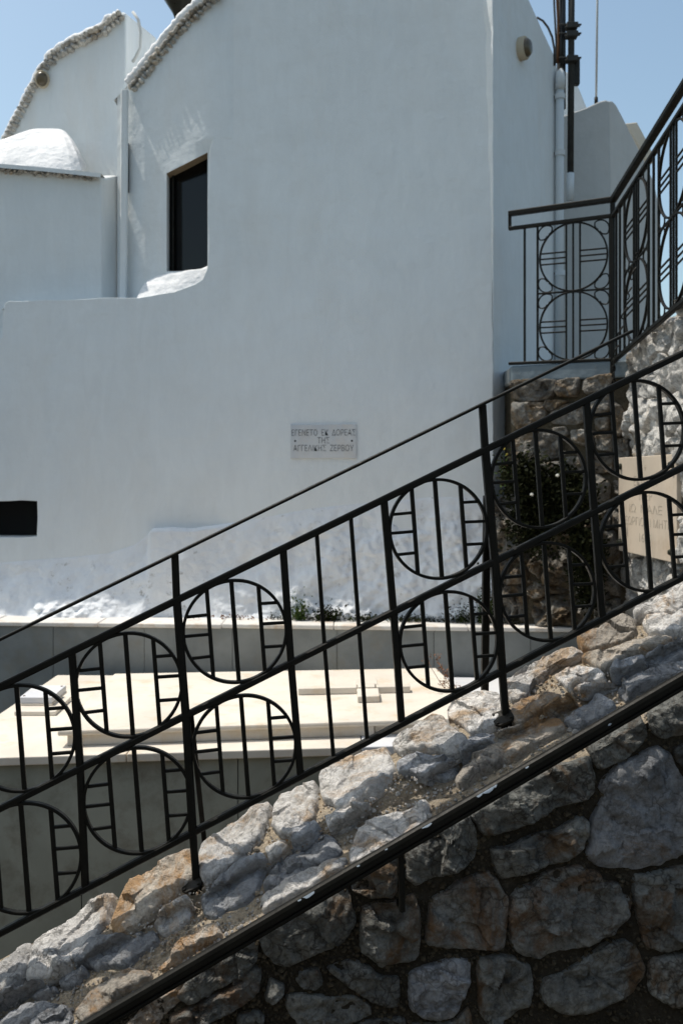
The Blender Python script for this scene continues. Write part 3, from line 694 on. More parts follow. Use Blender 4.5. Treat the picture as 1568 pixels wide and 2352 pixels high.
for u, v in ((.1, .1), (.9, .1), (.9, .9), (.1, .9)):
    p = lerp4(q, u, v); m = MB(); m.lathe([(0, .003), (.006, .003), (.008, 0)], (p.x, p.y, zb + .071), 10); m.build('stud', M['rust'], sb)

# ------------------------------------------------------------------ church
ch = empty('white_church', (0, 7.6, 0), 'whitewashed church with a rough stone trimmed gable and a deep dark window', 'church')
FWn = Vector((.10, 1, -.03)); FW = (Vector((0, 6.90, zl)), FWn)
def jit(poly, amp=2.0, stepn=26):
    out = []
    for i in range(len(poly)):
        a, b = Vector(poly[i]), Vector(poly[(i + 1) % len(poly)]); n_ = max(1, int((b - a).length / stepn))
        for k in range(n_):
            q = a.lerp(b, k / n_); s_ = amp if k else amp * .4
            out.append((q.x + s_ * nz((q.x, q.y, 0), .021), q.y + s_ * nz((q.x, q.y, 9), .024)))
    return out
import bmesh
def filled(name, outer, holes, plane, back, mat, parent, bevel=.0):
    bm = bmesh.new(); edges = []; loops = [outer] + holes; allv = []
    for lp in loops:
        vs2 = [bm.verts.new(hit(x, y, plane) - parent.location) for x, y in lp]; allv.append(vs2)
        for i in range(len(vs2)): edges.append(bm.edges.new((vs2[i], vs2[(i + 1) % len(vs2)])))
    r = bmesh.ops.triangle_fill(bm, edges=edges, use_beauty=True, use_dissolve=False)
    fc = [f for f in bm.faces]
    for f in fc:
        f.normal_update()
        if f.normal.y > 0: f.normal_flip()
    e = bmesh.ops.extrude_face_region(bm, geom=fc)
    nv = [v for v in e['geom'] if isinstance(v, bmesh.types.BMVert)]
    bmesh.ops.translate(bm, verts=nv, vec=back); bmesh.ops.recalc_face_normals(bm, faces=bm.faces)
    me = bpy.data.meshes.new(name); bm.to_mesh(me); bm.free(); me.materials.append(mat)
    o = link(name, me, parent)
    if bevel:
        b = o.modifiers.new('bevel', 'BEVEL'); b.width = bevel; b.segments = 3; b.limit_method = 'ANGLE'; b.angle_limit = math.radians(50)
        me.polygons.foreach_set('use_smooth', [True] * len(me.polygons))
        try: me.set_sharp_from_angle(angle=math.radians(60))
        except Exception: pass
    return o
outer = [(-420, 1408), (-420, 778), (-200, 778), (6, 776), (9, 720), (12, 697), (22, 692), (160, 688), (235, 684), (320, 684), (400, 671), (448, 654), (466, 642), (476, 618), (480, 560), (477, 500), (479, 430), (482, 345), (488, 324),
         (500, 306), (516, 296), (519, 60), (525, -60), (640, -130), (780, -190), (920, -190), (1040, -160), (1124, -110), (1128, 400), (1131, 900), (1134, 1424)]
vent = [(-60, 1152), (20, 1151), (50, 1149), (86, 1151), (87, 1190), (85, 1233), (40, 1235), (-60, 1234)]
filled('front_wall', jit(outer, 3.0), [vent[::-1]], FW, Vector((0, .40, 0)), M['white'], ch, .009)
m = MB(); q = [hit(x, y, FW) + Vector((0, .30, 0)) for x, y in [(-80, 1140), (100, 1140), (100, 1245), (-80, 1245)]]; m.prism(q, Vector((0, .01, 0))); m.build('vent', M['recess_shade'], ch)  # black sheet stands for the unlit depth of the vent opening
# upper wall with the window, curving into the front wall
def bwY(x, y):
    p = hit(x, y, FW); Yb = 6.62 / (1 + .5 * (x - HX) / FP); d = (Yb - p.y) / .025
    Yo = p.y + .025 * (d if d > 20 else math.log1p(math.exp(d)))
    if x > 476: Yo += -.005 + .011 * sstep(528, 550, x) + .05 * sstep(316, 352, y)
    return Yo
WX0, WX1, WY0, WY1 = 383.0, 477.0, 398.0, 623.0
cols = [270, 286, 300, 320, 345, 365, WX0, 399, 415, 430, 446, 462, WX1, 490, 500, 510, 520, 530, 545, 552]
rws = [-260, -200, -140, -90, -40, 0, 40, 80, 120, 160, 200, 240, 270, 300, 308, 316, 322, 328, 334, 340, 346, 352, 365, WY0, 430, 470, 520, 570, 600, WY1, 650, 690, 730]
def gtop(x):     # top edge of the gable, in picture rows
    pts = [(255, 235), (290, 199), (330, 150), (375, 92), (420, 40), (460, 4), (500, -36), (545, -75), (580, -100)]
    for i in range(len(pts) - 1):
        if pts[i][0] <= x <= pts[i + 1][0]:
            t = (x - pts[i][0]) / (pts[i + 1][0] - pts[i][0]); return pts[i][1] + t * (pts[i + 1][1] - pts[i][1])
    return pts[0][1] if x < pts[0][0] else pts[-1][1]
def bwp(x, y):
    sl = -48 * max(0, min(1, (x - WX0) / (WX1 - WX0))) * (sstep(250, WY0, y) if y < WY0 else sstep(520, WY0, y)); return x, y + sl
def bwg(u, v):
    i = int(round(u * (len(cols) - 1))); j = int(round(v * (len(rws) - 1))); x, y = bwp(cols[i], rws[j]); y = max(y, gtop(x) + 2)
    p = P(x, y, bwY(x, y)); return p
ci0, ci1 = cols.index(WX0), cols.index(WX1); rj0, rj1 = rws.index(WY0), rws.index(WY1)
m = MB(); m.grid(bwg, len(cols) - 1, len(rws) - 1, skip=lambda i, j: ci0 <= i < ci1 and rj0 <= j < rj1)
m.build('upper_wall', M['white_streak'], ch, smooth=True)
# body behind the upper wall
m = MB(); q = [P(x, gtop(x) + 3, 7.50) for x in (262, 290, 330, 375, 420, 460, 500, 545)]
q = [Vector((p.x, 7.75, p.z)) for p in q] + [Vector((q[-1].x + 1.0, 7.75, q[-1].z + .3)), Vector((q[-1].x + 1.0, 7.75, 0)), Vector((q[0].x, 7.75, 0))]
m.prism(q, Vector((0, 3.0, 0))); m.build('nave', M['white'], ch)
m = MB()
tp = [P(x, gtop(x) + 2, bwY(x, gtop(x))) for x in (262, 290, 330, 375, 420, 460, 500, 545)]
for i in range(len(tp) - 1):
    m.add([tp[i], tp[i + 1], Vector((tp[i + 1].x, 7.76, tp[i + 1].z)), Vector((tp[i].x, 7.76, tp[i].z))], [(0, 1, 2, 3)])
m.build('gable_coping', M['white_streak'], ch)
# window
wd = empty('window', (0, 0, 0)); wd.parent = ch
def wq(x, y, d): X, Yp = bwp(x, y); p = P(X, Yp, bwY(X, Yp)); return p + Vector((0, d, 0))
dp = .12
def wpart(name, pts, mat):
    m = MB(); m.add([p for p in pts], [tuple(range(len(pts)))]); o = m.build(name, mat, None, origin=ch.location); o.parent = wd; o.location = (0, 0, 0); return o
wpart('lintel', [wq(WX0, WY0, 0), wq(WX1, WY0, 0), wq(WX1, WY0, dp), wq(WX0, WY0, dp)], M['tan_rough'])
wpart('jamb', [wq(WX0, WY0, 0), wq(WX0, WY1, 0), wq(WX0, WY1, dp), wq(WX0, WY0, dp)], M['white'])
wpart('jamb', [wq(WX1, WY0, 0), wq(WX1, WY1, 0), wq(WX1, WY1, dp), wq(WX1, WY0, dp)], M['white'])
wpart('sill', [wq(WX0, WY1, 0), wq(WX1, WY1, 0), wq(WX1, WY1, dp), wq(WX0, WY1, dp)], M['white'])
m = MB(); q = [wq(WX0 - 8, WY0 - 6, dp), wq(WX1 + 6, WY0 - 6, dp), wq(WX1 + 6, WY1 + 4, dp), wq(WX0 - 8, WY1 + 4, dp)]
m.prism(q, Vector((0, .012, 0))); o = m.build('pane', M['glass'], None, origin=ch.location); o.parent = wd; o.location = (0, 0, 0)
m = MB()
for x in (WX0 + 9, WX1 + 4): m.bar(wq(x, WY0, dp - .012), wq(x, WY1, dp - .012), .014, .02, Vector((0, 1, 0)))
o = m.build('frame', M['iron2'], None, origin=ch.location); o.parent = wd; o.location = (0, 0, 0)
# sloping sunlit sill in front of the window
fr_ = [(312, 686), (345, 683), (372, 678), (400, 672), (425, 664), (448, 655), (466, 644), (476, 626)]
bk = [(346, 640), (356, 634), (368, 629), (383, 625), (405, 623), (430, 622), (455, 622), (480, 622)]
def sill(u, v):
    i = min(6, int(u * 7)); t = u * 7 - i; a = Vector(fr_[i]).lerp(Vector(fr_[i + 1]), t); b = Vector(bk[i]).lerp(Vector(bk[i + 1]), t)
    p0 = hit(a.x, a.y, FW) + Vector((0, .02, -.004)); p1 = P(b.x, b.y, bwY(b.x, b.y) + .03); p = p0.lerp(p1, v)
    p.z += .05 * math.sin(math.pi * v) * (.6 + .4 * u) + .008 * fbm(p, 9) * math.sin(math.pi * v); return p
m = MB(); m.grid(sill, 42, 16); m.build('sill_slope', M['white_pitted'], ch, smooth=True)
# parapet top joining the front wall to the annex
m = MB(); q = [hit(12, 697, FW), hit(320, 685, FW), P(345, 660, 7.3), P(0, 660, 7.4)]; z = min(p.z for p in q[:2]) - .02
m.prism([Vector((p.x, p.y + .02, z)) for p in q], Vector((0, 0, .01))); m.build('parapet_top', M['white'], ch)
# right return wall
cA = hit(1131, 800, FW); pB = P(1278, 800, 7.9); dx = (pB - cA); RWn = Vector((dx.y, -dx.x, 0)).normalized()
RWn = Vector((RWn.x, RWn.y, .0)); RW = (Vector((cA.x, cA.y + .004, 0)), RWn)
filled('side_wall', jit([(1131, -110), (1160, -75), (1214, 0), (1228, 32), (1243, 66), (1258, 98), (1270, 124), (1277, 150), (1280, 190), (1280, 500), (1281, 900), (1281, 1440), (1133, 1440)], 1.6), [], RW, Vector((-.35, .5, 0)), M['white_streak'], ch, .008)
# unseen mass added behind the walls for its effect on the light
m = MB(); m.prism([Vector((-.7, 7.8, 0)), Vector((1.0, 7.5, 0)), Vector((1.5, 8.1, 0)), Vector((1.4, 10.5, 0)), Vector((-.7, 10.5, 0))], Vector((0, 0, 5.0))); m.build('added_rear_mass', M['white'], ch)

# lumpy rock footing, whitewashed
top_pts = [(-420, 1330), (-60, 1300), (60, 1290), (160, 1282), (250, 1272), (310, 1252), (340, 1228), (352, 1217), (400, 1214), (440, 1217), (500, 1208), (600, 1188), (720, 1165), (860, 1150), (1000, 1138), (1132, 1140)]
def ftop(x):
    for i in range(len(top_pts) - 1):
        a, b = top_pts[i], top_pts[i + 1]
        if a[0] <= x <= b[0]: t = (x - a[0]) / (b[0] - a[0]); return a[1] + t * (b[1] - a[1])
    return top_pts[-1][1]
fn_ = Vector((-.10, -1, .03)).normalized()
def foot(u, v):
    x = -420 + (1136 + 420) * u; yt = ftop(x) - 6; yb = 1400 + 26 * sstep(-200, 900, x) + 6; y = yt + (yb - yt) * v; p = hit(x, y, FW)
    blk = sstep(338, 356, x) * sstep(560, 440, x)      # squared block with a flat top
    h = .085 * v ** .9 + .07 * v ** 3
    h = h * (1 - blk) + blk * (.075 * sstep(0.0, .05, v) + .035 * v)
    lump = sstep(60, 120, x) * sstep(330, 200, x) * sstep(.45, .9, v)
    pit = sstep(560, 800, x)
    h += lump * (.045 + .05 * abs(fbm(p, 9, 4))) + (.028 + .012 * pit) * fbm(p, 4.5, 5) * sstep(0, .25, v) * (.4 + .6 * (1 - blk))
    h += pit * .013 * fbm(p, 22, 3) * sstep(0, .3, v) + .004 * fbm(p, 40, 3) * v
    return p + fn_ * (h - .012 + .012 * sstep(0, .05, v))
m = MB(); m.grid(foot, 380, 90); m.build('rock_footing', M['white_rough'], ch, smooth=True)

# left gable wall with stone coping
GP = (Vector((0, 7.15, 0)), Vector((.45, 1, 0)))
gpY = lambda x: 7.15 / (1 + .45 * (x - HX) / FP)
gout = [(-160, 700), (-160, 700), (-40, 470), (-8, 375), (6, 335), (20, 302), (44, 256), (70, 203), (92, 160), (118, 126), (160, 96), (200, 80), (232, 64), (256, 44), (270, 31), (282, 27), (290, 30), (290, 760), (-160, 760)]
filled('gable_wall', jit(gout[1:], 1.2), [], GP, Vector((0, 1.3, .38)), M['white_streak'], ch, .02)
# annex with small dome
AP = (Vector((0, 7.35, 0)), Vector((0, 1, 0)))
filled('annex_wall', [(-330, 384), (0, 384), (100, 392), (232, 404), (235, 410), (238, 800), (-330, 800)], [], AP, Vector((0.03, .95, 0)), M['white'], ch, .055)
m = MB(); m.prism([P(236, 409, 7.357), P(274, 402, 7.50), P(276, 800, 7.50), P(236, 800, 7.357)], Vector((-.3, .02, 0))); m.build('annex_side', M['white'], ch, bevel=.02)
rim = [P(-90, 366, 8.0), P(-70, 372, 7.6), P(-40, 377, 7.34), P(0, 380, 7.30), P(60, 385, 7.30), P(120, 389, 7.31), P(165, 392, 7.34), P(188, 392, 7.42), P(197, 388, 7.62), P(198, 383, 8.0)]
apex = P(128, 304, 8.02)
def dome(u, v):
    i = min(len(rim) - 2, int(u * (len(rim) - 1))); t = u * (len(rim) - 1) - i; t = t * .7 + .3 * t * t * (3 - 2 * t); a = rim[i].lerp(rim[i + 1], t); p = a.lerp(apex, v)
    p.z = a.z + (apex.z - a.z) * math.sin(min(1, v) * math.pi / 2) ** .85; return p + Vector((0, 0, .012 * fbm(p, 7) * (1 - v)))
m = MB(); m.grid(dome, 90, 26); m.build('small_dome', M['white_pitted'], ch, smooth=True)
# eave stones (one shared mesh)
def lump_mesh(sd):
    rr = random.Random(sd); bm = bmesh.new(); bmesh.ops.create_icosphere(bm, subdivisions=2, radius=1)
    for v in bm.verts: v.co *= 1 + .22 * nz(v.co, 1.4, sd); v.co.z *= .8
    me = bpy.data.meshes.new('eave_stone'); bm.to_mesh(me); bm.free(); me.materials.append(M['eave']); me.polygons.foreach_set('use_smooth', [True] * len(me.polygons)); return me
LM = [lump_mesh(k) for k in range(4)]
rr = random.Random(5)
def eave(x, y, Y, r, sq=1.0):
    p = P(x, y, Y); s_ = r / FP * Y; o = link('eave_stone', rr.choice(LM), ch, p - ch.location); o.scale = (s_ * rr.uniform(.6, 1.35), s_ * 1.3, s_ * rr.uniform(.6, 1.1) * sq); o.rotation_euler = (rr.uniform(-.3, .3), rr.uniform(-.8, .8), rr.uniform(-.6, .6))
def along(pts, stepn):
    out = []; acc = 0
    for i in range(len(pts) - 1):
        a, b = Vector(pts[i]), Vector(pts[i + 1]); L = (b - a).length
        while acc < L: out.append((a.lerp(b, acc / L), (b - a).normalized())); acc += stepn
        acc -= L
    return out
gl = [(2, 338), (20, 300), (44, 254), (70, 203), (92, 160), (118, 126), (160, 98), (200, 80), (232, 64), (256, 44), (276, 30)]
for q, d_ in along(gl, 12.5):
    up_ = q.x > 110
    eave(q.x + rr.uniform(-1, 1), q.y + (-1 if up_ else 0), gpY(q.x) - .05, 8.5 if up_ else 6.5)
    if up_: eave(q.x + 7, q.y + 12 + rr.uniform(-2, 2), gpY(q.x) - .03, 8.0)
    else: eave(q.x + 7, q.y + 5, gpY(q.x) - .04, 5.5)
cop = MB(); pts_ = [(q.x + (2 if q.x > 110 else 3), q.y + (-3 if q.x > 110 else 0)) for q, d_ in along(gl, 7)]
cop.tube([P(x, y, gpY(x) + .02) + Vector((0, 0, .02 * nz((x * .05, y * .05, 0), 1))) for x, y in pts_], [.036 + .012 * nz((x * .11, y * .13, 3), 1) for x, y in pts_], 9); cop.build('gable_coping', M['white_pitted'], ch, smooth=True)
g2 = [(292, 190), (330, 143), (375, 86), (420, 34), (460, -2), (500, -40)]
for q, d_ in along(g2, 13):
    eave(q.x + 8, q.y + 8, bwY(q.x + 8, 300) - .02, 8.5); eave(q.x + 17, q.y + 17 + rr.uniform(-3, 2), bwY(q.x + 17, 300) - .01, 7.0)
cop = MB(); pts_ = [(q.x + 4, q.y + 3) for q, d_ in along(g2, 7)]
cop.tube([P(x, y, bwY(x, 300) + .01) for x, y in pts_], [.040 + .014 * nz((x * .11, y * .13, 5), 1) for x, y in pts_], 9); cop.build('gable_coping', M['white_pitted'], ch, smooth=True)
for q, d_ in along([(-30, 384), (0, 385), (100, 395), (226, 405)], 13):
    eave(q.x, q.y + 2 + rr.uniform(-1, 2), 7.33, 7.5, .8)
    if rr.random() < .5: eave(q.x + 5, q.y + 9, 7.34, 5.0)
m = MB(); q = [P(-60, 375, 7.28), P(0, 376, 7.28), P(100, 384, 7.28), P(232, 398, 7.28)]
m.add([p for p in q] + [p + Vector((0, .5, .03)) for p in q] + [p + Vector((0, 0, -.03)) for p in q], [(0, 1, 5, 4), (1, 2, 6, 5), (2, 3, 7, 6), (8, 9, 1, 0), (9, 10, 2, 1), (10, 11, 3, 2)]); m.build('annex_cornice', M['white_streak'], ch)

# ------------------------------------------------------------------ things on the church
dpp = empty('white_downpipe', P(287, 680, 7.34), 'square white downpipe in the corner left of the dark window', 'downpipe')
m = MB(); m.bar(P(287, 208, 7.36), P(284, 700, 7.36), .052, .05, Vector((0, 1, 0))); m.build('pipe', M['white_streak'], dpp, bevel=.004)
m = MB(); m.bar(P(294.5, 330, 7.40), P(294.5, 442, 7.40), .012, .05, Vector((0, 1, 0))); m.build('gap', M['recess_shade'], dpp)  # solid black strip painted as the shade within the slot
def wall_lamp(name, c, nrm, r, label):
    e = empty(name, c, label, 'wall lamp', 'oval wall lamps on the church'); nrm = nrm.normalized(); s1 = nrm.cross(Vector((0, 0, 1))).normalized(); s2 = s1.cross(nrm)
    def ov(rad, off, n_=20): return [c + s1 * math.cos(2 * math.pi * k / n_) * rad * .85 + s2 * math.sin(2 * math.pi * k / n_) * rad + nrm * off for k in range(n_)]
    def stack(lst):
        m = MB(); n_ = 20; vs2 = []
        for rad, off in lst: vs2 += ov(rad, off)
        fs2 = [(i * n_ + j, i * n_ + (j + 1) % n_, (i + 1) * n_ + (j + 1) % n_, (i + 1) * n_ + j) for i in range(len(lst) - 1) for j in range(n_)] + [tuple((len(lst) - 1) * n_ + j for j in range(n_))]
        m.add(vs2, fs2); return m
    stack([(r, -.02), (r, r * .5), (r * .93, r * .62), (r * .80, r * .62), (r * .80, r * .5)]).build('housing', M['lamp_rim'], e, smooth=True, angle=30)
    stack([(r * .79, r * .5), (r * .78, r * .75), (r * .6, r * .95), (r * .3, r * 1.03)]).build('lens', M['lamp_glass'], e, smooth=True, angle=40)
    return e
wall_lamp('wall_lamp', hit(1193, 113, RW), Vector((RWn.x * 1, -abs(RWn.y), 0)) if RWn.y < 0 else Vector((.6, -.8, 0)), .085, 'oval bulkhead lamp high on the church wall near the pipes')
wall_lamp('wall_lamp', P(99, 183, gpY(99) - .02), Vector((.1, -1, -.25)), .07, 'small oval lamp under the stone trimmed gable, top left')
m = MB(); m.tube([P(306, 28, 7.9), P(318, 45, 7.86), P(324, 75, 7.84), P(322, 110, 7.84), P(312, 132, 7.86), P(305, 142, 7.88)], .012, 8)
tag(m.build('looped_pipe', M['white_grey'], smooth=True), 'thin grey pipe looping down the side of the left gable', 'pipe')
m = MB(); m.lathe([(.0, -.42), (.03, -.40), (.07, -.30), (.16, -.16), (.25, .0), (.29, .16), (.28, .3), (.20, .42), (.10, .50), (.12, .56), (.0, .56)], P(415, -50, 8.6), 40)
tag(m.build('dark_jar', metal('glazed_black_jar', (.012, .011, .008), .3), smooth=True), 'large dark rounded jar behind the roof slope, cut off by the top of the picture', 'jar')
# plaque 1
def text_obj(body, size, loc, rot, mat, parent, name='lettering', ext=.001, sx=1.0, align='CENTER'):
    cu = bpy.data.curves.new(name, 'FONT'); cu.body = body; cu.size = size; cu.extrude = ext; cu.offset = -size * .012; cu.align_x = align; cu.align_y = 'CENTER'; cu.space_line = 1.0
    t_ = bpy.data.objects.new(name, cu); C.objects.link(t_)
    dg = bpy.context.evaluated_depsgraph_get(); dg.update(); me = bpy.data.meshes.new_from_object(t_.evaluated_get(dg)); bpy.data.objects.remove(t_)
    me.materials.clear(); me.materials.append(mat); o = link(name, me, parent, loc); o.rotation_euler = rot; o.scale = (sx, 1, 1); return o, me
PCn = hit(743, 1014, FW); PYa = math.atan2(-.10, 1)
pl = empty('dedication_plaque', PCn, 'small grey marble plaque with three lines of Greek lettering on the church wall', 'plaque')
pl.rotation_euler = (-.03, 0, PYa)
W2, H2 = 152 / FP * PCn.y / 2, 79 / FP * PCn.y / 2
def slab(name, w, h, th_, mat, par, y0=0, bev=.003):
    m = MB(); m.box((-w, y0 - th_, -h), (w, y0, h)); o = m.build(name, mat, None, origin=(0, 0, 0), bevel=bev); o.parent = par; return o
slab('slab', W2, H2, .014, M['plaque'], pl, .002)
lines = [('ΕΓΕΝΕΤΟ  ΕΚ  ΔΟΡΕΑΣ', .148, 20, .060), ('ΤΗΣ', .026, 0, .003), ('ΑΓΓΕΛΙΚΗΣ  ΖΕΡΒΟΥ', .142, -18, -.052)]
def wtext(body, w, z, h, par, mat, y, ext=.0008):
    o, me = text_obj(body, h * 1.37, (0, y, z), (math.pi / 2, 0, 0), mat, par, ext=ext)
    xs_ = [v.co.x for v in me.vertices]; ww = (max(xs_) - min(xs_)) or 1; s_ = w / ww; o.scale = (s_, 1, 1); o.location.x = -(max(xs_) + min(xs_)) / 2 * s_; return o
wtext('ΕΓΕΝΕΤΟ  ΕΚ  ΔΟΡΕΑΣ', W2 * 1.93, .058, .044, pl, M['ink'], -.0125)
wtext('ΤΗΣ', W2 * .36, .003, .044, pl, M['ink'], -.0125)
wtext('ΑΓΓΕΛΙΚΗΣ  ΖΕΡΒΟΥ', W2 * 1.82, -.050, .044, pl, M['ink'], -.0125)
for sx_ in (-1, 1):
    m = MB(); m.lathe([(0, .004), (.005, .003), (.007, 0)], (0, 0, 0), 10); o = m.build('screw', M['iron2'], None, origin=(0, 0, 0), smooth=True); o.parent = pl; o.location = (sx_ * W2 * .86, -.012, .003); o.rotation_euler = (math.pi / 2, 0, 0)

# ------------------------------------------------------------------ terrace, retaining walls
tl = Vector((1.14, 6.67, 0)); tr = Vector((1.86, 6.277, 0)); td = (tr - tl).normalized(); tn = Vector((td.y, -td.x, 0))
TP = (tl, tn)
if tn.y > 0: tn = -tn
terr = empty('terrace_wall', (1.5, 6.5, 0), 'shaded rubble retaining wall under the small terrace railing', 'retaining wall')
def mapT(x, y): return hit(x, y, TP), tn
TST = [
 [(170,215),(350,205),(510,210),(520,250),(500,330),(380,370),(280,370),(190,345)], [(540,215),(620,200),(715,190),(695,290),(685,330),(560,335),(530,300)],
 [(760,210),(860,175),(975,158),(960,260),(860,300),(780,315),(752,260)], [(180,400),(300,400),(412,400),(430,470),(412,540),(330,590),(220,600),(172,540)],
 [(440,372),(560,372),(615,382),(480,455),(442,430)], [(495,475),(600,415),(735,405),(745,535),(690,565),(600,565),(505,555)], [(505,602),(600,592),(626,650),(560,676),(512,650)],
 [(655,622),(760,618),(832,632),(824,738),(740,738),(665,700)], [(200,682),(338,645),(355,700),(350,835),(212,848),(187,760)], [(382,645),(548,654),(562,815),(480,855),(402,845)],
 [(605,845),(735,845),(735,955),(640,995),(595,930)], [(825,342),(955,325),(955,445),(852,492),(805,430)], [(845,525),(955,515),(955,615),(855,615)], [(855,655),(975,655),(985,785),(872,775)],
 [(1000,400),(1060,435),(1095,520),(1075,640),(1012,655)], [(1010,700),(1110,690),(1118,850),(1040,880),(1005,800)], [(1000,1035),(1108,1045),(1098,1138),(1018,1138)], [(190,880),(360,870),(380,1010),(220,1040)], [(400,890),(560,880),(590,1000),(420,1030)],
 [(220,1080),(400,1060),(420,1200),(240,1230)], [(440,1060),(620,1030),(700,1100),(640,1230),(460,1230)], [(720,1010),(860,990),(960,1050),(940,1200),(760,1230)], [(840,820),(980,810),(985,960),(860,960)],
 [(750,1260),(900,1240),(980,1300),(960,1420),(800,1440)], [(320,1720),(380,1640),(432,1600),(442,1680),(402,1825),(326,1765)], [(560,1560),(640,1640),(700,1560),(780,1500),(798,1600),(740,1675),(604,1692)],
 [(684,1780),(800,1764),(836,1850),(796,1935),(704,1952)], [(704,1985),(836,1965),(836,2080),(740,2112)], [(380,2010),(600,1968),(795,2130),(775,2200),(400,2205),(366,2100)], [(1082,1706),(1178,1724),(1196,1800),(1156,1895),(1094,1872)],
 [(100,1905),(230,1886),(298,2000),(278,2200),(124,2205)], [(60,1180),(180,1155),(198,1250),(120,1325),(44,1300)], [(44,1345),(180,1338),(296,1450),(256,1555),(122,1612),(54,1560)], [(60,1640),(240,1600),(300,1700),(280,1850),(100,1870)],
 [(460,1300),(700,1280),(740,1400),(600,1480),(470,1430)], [(480,1500),(560,1700),(640,1740),(660,1900),(520,1940),(440,1860)], [(880,1480),(1000,1460),(1060,1600),(1040,1760),(900,1740)], [(880,1800),(1040,1800),(1060,1960),(900,2000)], [(860,2040),(1040,2000),(1050,2120),(880,2160)],
 [(1010,1180),(1110,1180),(1120,1400),(1020,1420)], [(300,1260),(440,1260),(450,1420),(330,1420)], [(310,1850),(430,1880),(500,1950),(360,1990),(305,1930)]]
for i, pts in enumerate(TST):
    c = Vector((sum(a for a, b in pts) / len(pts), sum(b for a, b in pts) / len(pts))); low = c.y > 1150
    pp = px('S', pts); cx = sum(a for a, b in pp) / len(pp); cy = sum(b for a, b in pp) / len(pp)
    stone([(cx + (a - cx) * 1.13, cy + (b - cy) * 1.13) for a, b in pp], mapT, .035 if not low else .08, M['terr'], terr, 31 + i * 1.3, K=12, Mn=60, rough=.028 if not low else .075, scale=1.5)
def tcore(u, v):
    p = tl.lerp(tr, -.03 + 1.06 * u); p = Vector((p.x, p.y, 1.38 + 1.66 * (1 - v))); low = sstep(2.5, 1.6, p.z)
    if u < .02 or u > .98: return p - tn * (.05)
    return p + tn * (-.02 + .02 * fbm(p, 6) + low * (.03 + .07 * fbm(p, 4.5, 4)))
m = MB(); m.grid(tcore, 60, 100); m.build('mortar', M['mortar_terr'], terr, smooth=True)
# terrace slab
m = MB(); q = [tl + tn * .01, tr + tn * .01, Vector((1.86, 8.6, 0)), Vector((1.15, 8.6, 0))]
m.prism([Vector((p.x, p.y, 3.045)) for p in q], Vector((0, 0, .11))); o = m.build('terrace_slab', plaster('blue_grey_painted_edge', (.16, .20, .225), .5, 1.5, .5), bevel=.012); tag(o, 'blue grey painted edge of the small terrace above the rubble', 'terrace')
m = MB(); m.prism([Vector((p.x, p.y, 0)) for p in [tl - tn * .08, tr - tn * .08, Vector((1.86, 8.6, 0)), Vector((1.0, 8.6, 0))]], Vector((0, 0, 3.04))); m.build('core', M['mortar_terr'], terr)
# side wall
sw = empty('side_retaining_wall', (1.8, 5.4, 0), 'sunlit rubble retaining wall carrying the upper railing at the right edge', 'retaining wall')
sX = lambda Y: 1.85 + .04 * (Y - 6.3)
sTop = lambda Y: 3.19 + .12 * (6.3 - Y)
def mapS(Y, Z): return Vector((sX(Y), Y, Z)), Vector((-1, .04, 0)).normalized()
def clip(poly, a, n):
    out = []
    for i in range(len(poly)):
        p, q = poly[i], poly[(i + 1) % len(poly)]; dp_, dq = (p - a).dot(n), (q - a).dot(n)
        if dp_ <= 0: out.append(p)
        if dp_ * dq < 0: out.append(p.lerp(q, dp_ / (dp_ - dq)))
    return out
def cells(x0, x1, y0, y1, nx, ny, rnd, gap, jx=.34):
    S = []
    for j in range(-1, ny + 1):
        for i in range(-1, nx + 1): S.append(Vector((x0 + (x1 - x0) * (i + .5 + (.25 if j % 2 else -.25) + rnd.uniform(-jx, jx)) / nx, y0 + (y1 - y0) * (j + .5 + rnd.uniform(-jx, jx)) / ny)))
    out = []
    for s_ in S:
        if not (x0 < s_.x < x1 and y0 < s_.y < y1): continue
        poly = [Vector((x0, y0)), Vector((x1, y0)), Vector((x1, y1)), Vector((x0, y1))]
        for t_ in S:
            if t_ is s_ or (t_ - s_).length > .9: continue
            n_ = (t_ - s_).normalized(); poly = clip(poly, (s_ + t_) / 2 - n_ * gap, n_)
            if len(poly) < 3: break
        if len(poly) >= 3: out.append([(p.x, p.y) for p in poly])
    return out
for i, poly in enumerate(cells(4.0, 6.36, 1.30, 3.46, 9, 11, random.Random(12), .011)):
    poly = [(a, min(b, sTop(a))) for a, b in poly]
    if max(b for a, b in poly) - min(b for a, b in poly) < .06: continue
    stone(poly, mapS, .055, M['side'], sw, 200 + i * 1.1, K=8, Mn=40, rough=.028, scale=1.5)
m = MB()
def score(u, v):
    Y = 3.9 + 2.46 * u; k = v * 20
    if v < .8: Z = 1.2 + (sTop(Y) - 1.2) * v / .8; p = Vector((sX(Y) + .012, Y, Z))
    else: p = Vector((sX(Y) + .012 + .3 * (v - .8) / .2, Y, sTop(Y)))
    return p + Vector((.008 * fbm(p, 9), 0, 0))
m.grid(score, 60, 50); m.build('mortar', M['mortar'], sw, smooth=True)
m = MB(); m.box((1.88, 3.9, 0), (2.4, 6.36, 3.0)); m.build('core', M['mortar'], sw)
